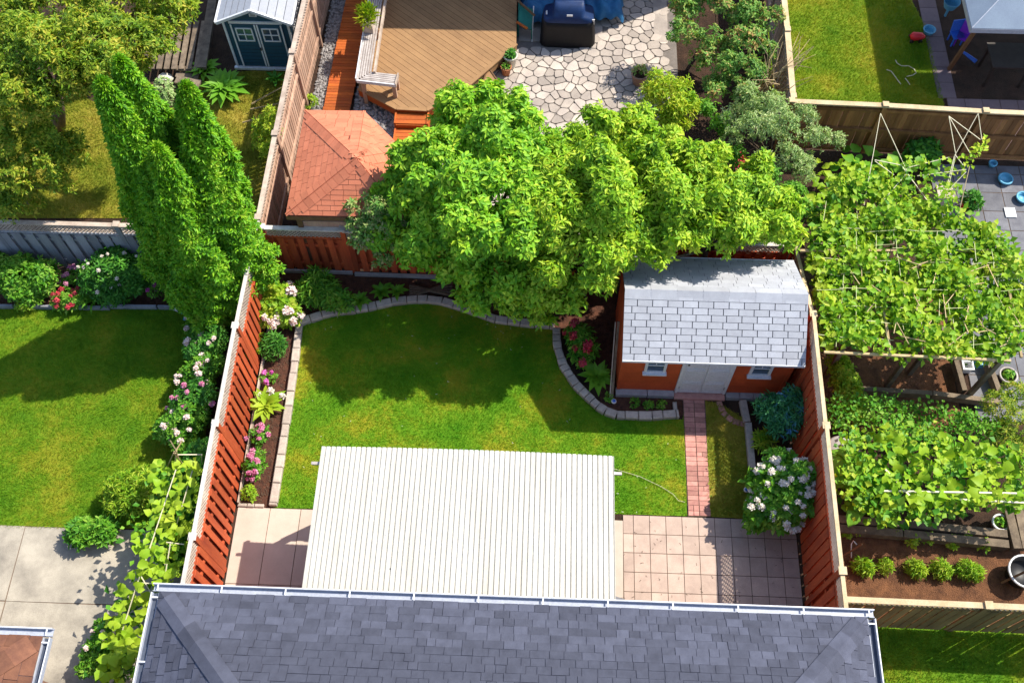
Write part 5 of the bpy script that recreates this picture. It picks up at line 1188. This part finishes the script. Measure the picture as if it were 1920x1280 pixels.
solar('round solar light in the bed corner left of the shed front', P(1150, 757)); solar('upper of two solar lights beside the timber edging', P(1397, 922)); solar('lower of two solar lights beside the timber edging', P(1400, 943))
rock('small grey rock at the right front corner of the shed', P(1462, 752), .15)
fplant('dark blue green plant below the shed right corner', 1446, 800, [(0, 0, .75, .28), (.2, .1, .9, .26), (-.15, .15, .6, .24), (.05, -.25, .7, .26), (.25, -.15, .8, .2)], 'l_blue', L=.14, W=.035, dens=80, lumps=2)
fplant('thin light green plant between the blue green plant and the white hydrangea', 1430, 842, [(0, 0, .25, .16), (-.05, .1, .25, .14)], 'l_lime', L=.15, W=.03, dens=80)
fplant('large hydrangea covered in white heads beside the tiles and right fence', 1440, 958, [(0, .0, .8, .38), (-.25, -.15, .65, .32), (.25, -.1, 1.0, .34), (0, .3, .95, .34), (.1, -.35, .75, .28), (-.25, .3, .8, .28), (.3, .25, 1.15, .3), (.05, .55, .95, .3), (0, 0, .5, .4)], 'l_mid', 'f_white', 95, .058, L=.13, W=.075, dens=65, lumps=3)
hz_ = MB(); hz_.tube([P(*p, .03) for p in ((1150, 878), (1200, 893), (1240, 912), (1262, 926), (1272, 938), (1284, 941))], .005, 5); hz_.solo('garden_cable', 'string', 'thin pale green cable crossing the lawn beside the canopy', 'cable', P(1200, 893))

# ================================================================== RIGHT GARDEN
pg = thing('vine_pergola', 'pole pergola roofed with strings and bean vines behind the right fence', 'pergola', (7.5, 10.2, 0)); pz = 1.95
VP_ = [(1515, 440), (1560, 345), (1640, 330), (1700, 345), (1760, 395), (1840, 420), (1935, 500), (1935, 668), (1840, 672), (1700, 662), (1545, 655), (1530, 560)]
for a, c in (((1545, 660), (1895, 676)), ((1500, 470), (1900, 470)), ((1640, 470), (1670, 665)), ((1880, 480), (1915, 670))): beam('pole', 'cane', pg, P(*a, pz), P(*c, pz), .045, .045)
for a, c in (((1548, 705), (1600, 660)), ((1662, 725), (1730, 664)), ((1705, 700), (1790, 668)), ((1812, 745), (1872, 672))): 
    g0 = P(*a, .0); beam('post', 'timber', pg, g0, (g0.x, g0.y, pz), .09, .09)
def strings(a, c, k):
    for j in range(k):
        if random.random() < .35: continue
        p = P(*a, pz).lerp(P(*c, pz), j/k); q = P(*a, pz).lerp(P(*c, pz), (j+1.05)/k); jt = lambda: Vector((random.uniform(-.04, .04), random.uniform(-.04, .04), random.uniform(.02, .17)))
        beam('string', 'twine', pg, p+jt(), q+jt(), .009, .009)
for i in range(12): strings((1535+i*32, 655+i*1.5), (1550+i*27+random.uniform(-12, 12), 385+i*8), 7)
for i in range(8): strings((1525, 432+i*29), (1915, 442+i*29+random.uniform(-8, 8)), 8)
for i in range(34):
    a = (random.uniform(1580, 1900), random.uniform(480, 640)); l = random.uniform(20, 55); an = random.uniform(0, 3.14)
    beam('stick', 'cane', pg, P(*a, pz+.12), P(a[0]+l*math.cos(an), a[1]+l*math.sin(an), pz+.24), .014, .014)
vines('', '', '', (0, 0), VP_, pz+.03, 'l_bean', 520, .15, .105, pg, .10, .36, part='vine_leaves')
vines('', '', '', (0, 0), VP_, pz-.15, 'l_mid', 300, .14, .10, pg, .12, .30, part='under_leaves')
# tripods of string above the vines
ts_ = thing('string_tripod', 'tall wigwam of pale strings in front of the cedar fence, left one', 'trellis', P(1640, 360))
for a, c, z0_, z1_ in (((1651, 213), (1620, 385), 2.6, 1.9), ((1651, 213), (1700, 320), 2.6, 1.9), ((1640, 300), (1690, 310), 2.2, 2.1), ((1640, 302), (1676, 328), 2.2, 2.0), ((1640, 395), (1700, 325), 1.9, 2.0), ((1690, 310), (1745, 385), 2.1, 1.9)): beam('string', 'string', ts_, P(*a, z0_), P(*c, z1_), .012, .012)
ts2 = thing('string_tripod', 'tall wigwam of crossed pale strings in front of the cedar fence, right one', 'trellis', P(1800, 360))
for a, c, z0_, z1_ in (((1779, 218), (1792, 290), 2.6, 2.2), ((1792, 290), (1774, 370), 2.2, 1.9), ((1834, 213), (1790, 292), 2.6, 2.2), ((1834, 213), (1841, 262), 2.6, 2.3), ((1779, 218), (1838, 262), 2.6, 2.3), ((1779, 218), (1820, 290), 2.6, 2.2), ((1818, 312), (1795, 412), 2.2, 1.6), ((1700, 315), (1780, 295), 2, 2.1), ((1720, 330), (1812, 318), 2, 2.2), ((1790, 290), (1770, 372), 2.2, 1.9), ((1812, 322), (1765, 370), 2.2, 1.9), ((1792, 292), (1806, 310), 2.2, 2.2)): beam('string', 'string' if a != (1818, 312) else 'caprail', ts2, P(*a, z0_), P(*c, z1_), .012, .012)
vines('climbing_vine', 'leafy vine shoot climbing the right string wigwam towards the cedar fence', 'vine', (P(1830, 290).x, P(1830, 290).y), [(1795, 318), (1815, 322), (1862, 255), (1858, 248), (1830, 270)], 2.1, 'l_gold', 340, .11, .07, hole=0)
vines('climbing_vine', 'leafy vine spreading below the two string wigwams', 'vine', (P(1740, 340).x, P(1740, 340).y), [(1680, 300), (1745, 310), (1800, 300), (1810, 330), (1790, 400), (1700, 380)], 2.05, 'l_bean', 200, .12, .085, hole=.25)
sp1 = thing('squash_patch', 'bright squash leaves on the ground left of the string wigwams', 'plant', P(1600, 350))
leafset(sp1, 'l_lime', 'heart', [(1530, 300), (1620, 300), (1700, 330), (1680, 400), (1560, 440), (1510, 420)], .7, 200, .17, .14)
sp2 = thing('squash_patch', 'dark broad squash leaves in the shade at the foot of the cedar fence', 'plant', P(1660, 305))
leafset(sp2, 'l_mid', 'heart', [(1570, 280), (1760, 290), (1750, 330), (1560, 325)], .4, 60, .26, .12, .35)
fplant('dark green bush between the wigwams at the foot of the cedar fence', 1712, 308, [(0, 0, .4, .3), (.2, .1, .4, .24)], 'l_dark', L=.14, W=.07)
plant('plant', 'small red leaved plant in the dark gap left of the squash patch', 'plant', P(1378, 318), [(0, 0, .35, .16)], 'f_red', L=.14, W=.04, dens=70)
tree('shrub', 'mixed leafy shrub filling the gap between the lime trees and the bean vines', 'shrub', (5.0, 12.8), [(1440, 345, 1.6, .3), (1495, 365, 1.5, .3), (1520, 410, 1.5, .28), (1480, 400, 1.9, .28), (1370, 290, 1.2, .26), (1350, 235, 1.1, .26), (1330, 200, 1.1, .25)], 'l_mid', 60, 6, .09, .04, trunk=.05, lumps=4)
# lower bean and squash masses
vines('bush_bean_row', 'row of small leaved bright green plants above the large squash leaves', 'plant', (P(1700, 780).x, P(1700, 780).y), [(1552, 735), (1600, 745), (1700, 750), (1800, 770), (1880, 790), (1900, 830), (1760, 820), (1560, 800)], .7, 'l_mid', 420, .09, .06, hole=.05, zvar=.16, n=2)
fplant('narrow strip of small leaved plants along the right side of the red fence', 1582, 760, [(-.12, .5, .5, .26), (-.05, .2, .5, .26), (0, -.1, .5, .26), (0, -.35, .5, .24), (-.2, .75, .5, .22)], 'l_lime', L=.09, W=.04, dens=100, lumps=3)
sq = thing('squash_vine', 'mass of large squash leaves climbing over poles behind the right fence', 'plant', P(1700, 930))
SQ = [(1575, 800), (1700, 800), (1935, 850), (1935, 950), (1850, 950), (1700, 985), (1600, 960), (1568, 900)]
leafset(sq, 'l_bean', 'heart', [(1640, 800), (1935, 850), (1935, 945), (1650, 955)], 1.3, 170, .21, .12)
leafset(sq, 'l_mid', 'heart', [(1568, 850), (1640, 860), (1665, 970), (1590, 960)], .9, 60, .30, .12, .3)
vines('', '', '', (0, 0), SQ, 1.0, 'l_mid', 170, .16, .14, sq, .2, .1, part='lower_leaves'); vines('', '', '', (0, 0), SQ, 1.35, 'l_bean', 170, .12, .09, sq, .12, .3, part='vine_leaves')
for a, c in (((1655, 920), (1935, 925)), ((1800, 936), (1920, 942)), ((1660, 880), (1720, 945))): beam('pole', 'string', sq, P(*a, 1.4), P(*c, 1.4), .03, .03)
lf = Leaves(); 
for px, py, z, r in ((1870, 760, .9, .3), (1900, 740, .9, .28), (1905, 800, .9, .32), (1880, 820, .8, .28), (1915, 860, .9, .3)): 
    lf.clump(P(px, py, z), r, 110, -.3, 6, .08, .025)
q = P(1895, 800); o = props(link('herb_bush', lf.mesh('herb_bush', 'l_yel', (q.x, q.y, 0)), None, Matrix.Translation((q.x, q.y, 0))), 'olive green feathery herb bush at the right edge below the vine pergola', 'plant')
# sleepers
s1 = thing('raised_bed', 'raised bed framed in dark old sleepers below the squash leaves', 'raised bed', P(1720, 990))
for a, c in (((1568, 975), (1700, 984)), ((1702, 984), (1885, 1003)), ((1568, 992), (1690, 1002)), ((1692, 1002), (1888, 1022))): beam('sleeper', 'timber', s1, P(*a, .18), P(*c, .18), .15, .2)
for a, c in (((1888, 960), (1905, 1030)), ((1905, 950), (1922, 1030))): beam('sleeper', 'timber', s1, P(*a, .2), P(*c, .2), .16, .2)
s2 = thing('raised_bed', 'raised bed framed in grey boards below the vine pergola', 'raised bed', P(1720, 745))
for a, c in (((1590, 730), (1745, 740)), ((1747, 740), (1872, 756)), ((1788, 672), (1806, 735)), ((1850, 680), (1872, 740))): beam('board', 'timber', s2, P(*a, .15), P(*c, .15), .10, .2)
for i, (px, py) in enumerate(((1612, 1064), (1657, 1064), (1710, 1068), (1757, 1069), (1808, 1072))):
    nm = ('leftmost', 'second, smallest', 'middle', 'fourth', 'rightmost, widest')[i]
    fplant('%s of the five feathery bushes on the brown soil bed' % nm, px, py, [(0, 0, .14, .14+.03*(i == 4)), (.07+.1*(i == 4), -.05, .14, .12)] if i != 1 else [(0, 0, .12, .12)], 'l_lime', L=.10, W=.02, dens=260, group='feathery bushes in a row')
for i, (px, py) in enumerate(((1585, 1003), (1603, 1000), (1672, 1003), (1708, 1020), (1735, 1014), (1780, 1022), (1805, 1008), (1840, 1026))):
    w_ = ('leftmost seedling under the dark sleeper', 'seedling next to the leftmost, nearly touching it', 'taller seedling below the joint of the sleepers', 'seedling above the middle feathery bush', 'seedling above and between middle and fourth bushes', 'pale seedling above the fourth feathery bush', 'tall seedling above the rightmost feathery bush', 'last seedling near the right end of the sleeper')[i]
    fplant(w_, px, py, [(0, 0, .14, .09), (.02, .05, .2, .07)], 'l_lime', L=.07, W=.04, dens=110, group='seedlings under the sleepers')
def tub(label, q, r, h, m, rim='whiteplastic', name='plant_pot', leaf=0):
    t = thing(name, label, 'tub', q); b = MB(); b.lathe([(0, .02), (r*.8, .02), (r, h), (r-.02, h), (r*.85, h*.5), (0, h*.5)], q, 24); b.part('tub_body', m, t, True)
    b = MB(); b.lathe([(r-.015, h-.005), (r-.015, h+.02), (r+.02, h+.02), (r+.02, h-.01)], q, 24); b.part('rim', rim, t, True)
    if leaf: lf = Leaves(); lf.clump((q.x, q.y, h*.9), r*.6, 150, -.2, 5, .08, .05); link('foliage', lf.mesh('foliage', 'l_mid'), t)
tub('large round black tub with white rim at the lower right edge', P(1908, 1080), .3, .34, 'black')
tub('small clay tub with white rim on the wood chips at right', P(1868, 985), .15, .2, 'clay', leaf=1)
tub('small green tub beside the sleeper corner at right', P(1895, 988), .09, .15, 'teal', 'teal')
tub('light blue oval washing bowl on the dark pavers', P(1882, 340), .15, .1, 'skyblue', 'skyblue', 'bowl')
tub('pale blue basin on the dark pavers at the right edge', P(1915, 375), .14, .1, 'skyblue', 'skyblue', 'bowl')
tub('small blue cup at the foot of the cedar fence on the right', P(1858, 312), .08, .12, 'skyblue', 'skyblue', 'cup')
tub('dark green square tub with a plant below the pergola edge', P(1882, 712), .17, .22, 'dark', 'bench', leaf=1)
def bucket(label, q, s_, m):
    t = thing('storage_tub', label, 'tub', q); b = MB(); h = .2
    for dx, dy, sx, sy in ((-s_/2, 0, .02, s_), (s_/2, 0, .02, s_), (0, -s_/2, s_, .02), (0, s_/2, s_, .02)): b.box((q.x+dx, q.y+dy, h/2), (sx, sy, h))
    b.box((q.x, q.y, .03), (s_, s_, .02)); b.part('tub_body', m, t); r_ = MB()
    for dx, dy, sx, sy in ((-s_/2-.015, 0, .03, s_), (s_/2+.015, 0, .03, s_), (0, -s_/2-.015, s_+.06, .03), (0, s_/2+.015, s_+.06, .03)): r_.box((q.x+dx, q.y+dy, h), (sx, sy, .02))
    r_.part('rim', m, t)
bucket('square white tub between the boards below the pergola', P(1808, 692), .17, 'whiteplastic'); bucket('square blue tub beside the white one below the pergola', P(1833, 684), .14, 'skyblue')
b = MB(); q = P(1893, 400); b.box((q.x, q.y, .03), (.24, .26, .03)); b.solo('white_tray', 'whiteplastic', 'white square tray lying on the dark pavers', 'tray', (q.x, q.y, 0))
b = MB(); q = P(1765, 372, .3); b.box((q.x, q.y, .3), (.36, .34, .5)); b.solo('wooden_stool', 'palewood', 'square pale wooden stool top among the vines by the red pot', 'stool', (q.x, q.y, 0))
b = MB(); q = P(1590, 862); b.lathe([(0, .5), (.3, .48), (.34, .44), (.3, 0)], (q.x-.22, q.y, 0), 20); b.solo('grey_barrel', 'block', 'grey round barrel behind the right fence post beside the squash leaves', 'barrel', (q.x-.22, q.y, 0), smooth=True)
b = MB(); b.beam(P(1575, 1045, .1), P(1617, 1020, .5), .03, .03); b.solo('garden_stake', 'brownpost', 'thin brown stake leaning by the post of the right fence', 'stake', P(1575, 1045))
b = MB(); b.beam(P(1878, 1092, .1), P(1925, 1070, .6), .04, .04); b.solo('garden_stake', 'brownpost', 'brown stake leaning across the black tub', 'stake', P(1878, 1092))
b = MB(); b.tube([P(1596, 1045, 0), P(1596, 1020, .3), P(1600, 1013, .35), P(1606, 1020, .3)], .012, 6); b.solo('crook_stake', 'whiteplastic', 'white crook shaped stake at the left of the soil bed', 'stake', P(1596, 1045))

# ================================================================== DEBRIS
def litter(name, m, poly, num, s_, label, z=.02):
    xs_ = [p[0] for p in poly]; ys_ = [p[1] for p in poly]; n_ = num*2
    x = RNG.uniform(min(xs_), max(xs_), n_); y_ = RNG.uniform(min(ys_), max(ys_), n_); k = inpoly(x, y_, poly); x, y_ = x[k], y_[k]
    lf = Leaves(); lf.spray(np.stack([x, y_, np.full(len(x), z)], 1), RNG.normal(size=(len(x), 3))*.2+np.array([0, 0, 1]), 2, s_, s_*.6, (0, .3))
    props(link(name, lf.mesh(name, m)), label, 'litter', kind='stuff')
litter('clover_flowers', 'f_white', MAIN, 45, .018, 'tiny white clover dots in the middle lawn', .05)
litter('fallen_leaves', 'l_yel', STRIP, 60, .035, 'dry fallen leaves on the grass strip by the brick path', .05)
litter('fallen_leaves', 'bark', [(1.8, 4), (5.1, 4), (5.1, 6.3), (1.8, 6.3)], 40, .025, 'small brown leaf litter on the patio tiles', .018)
litter('fallen_leaves', 'bark', [(-5.6, 6.3), (-5.1, 6.3), (-5.1, 11.4), (-5.6, 11.4)], 240, .03, 'brown bark chips on the left bed soil', .012)
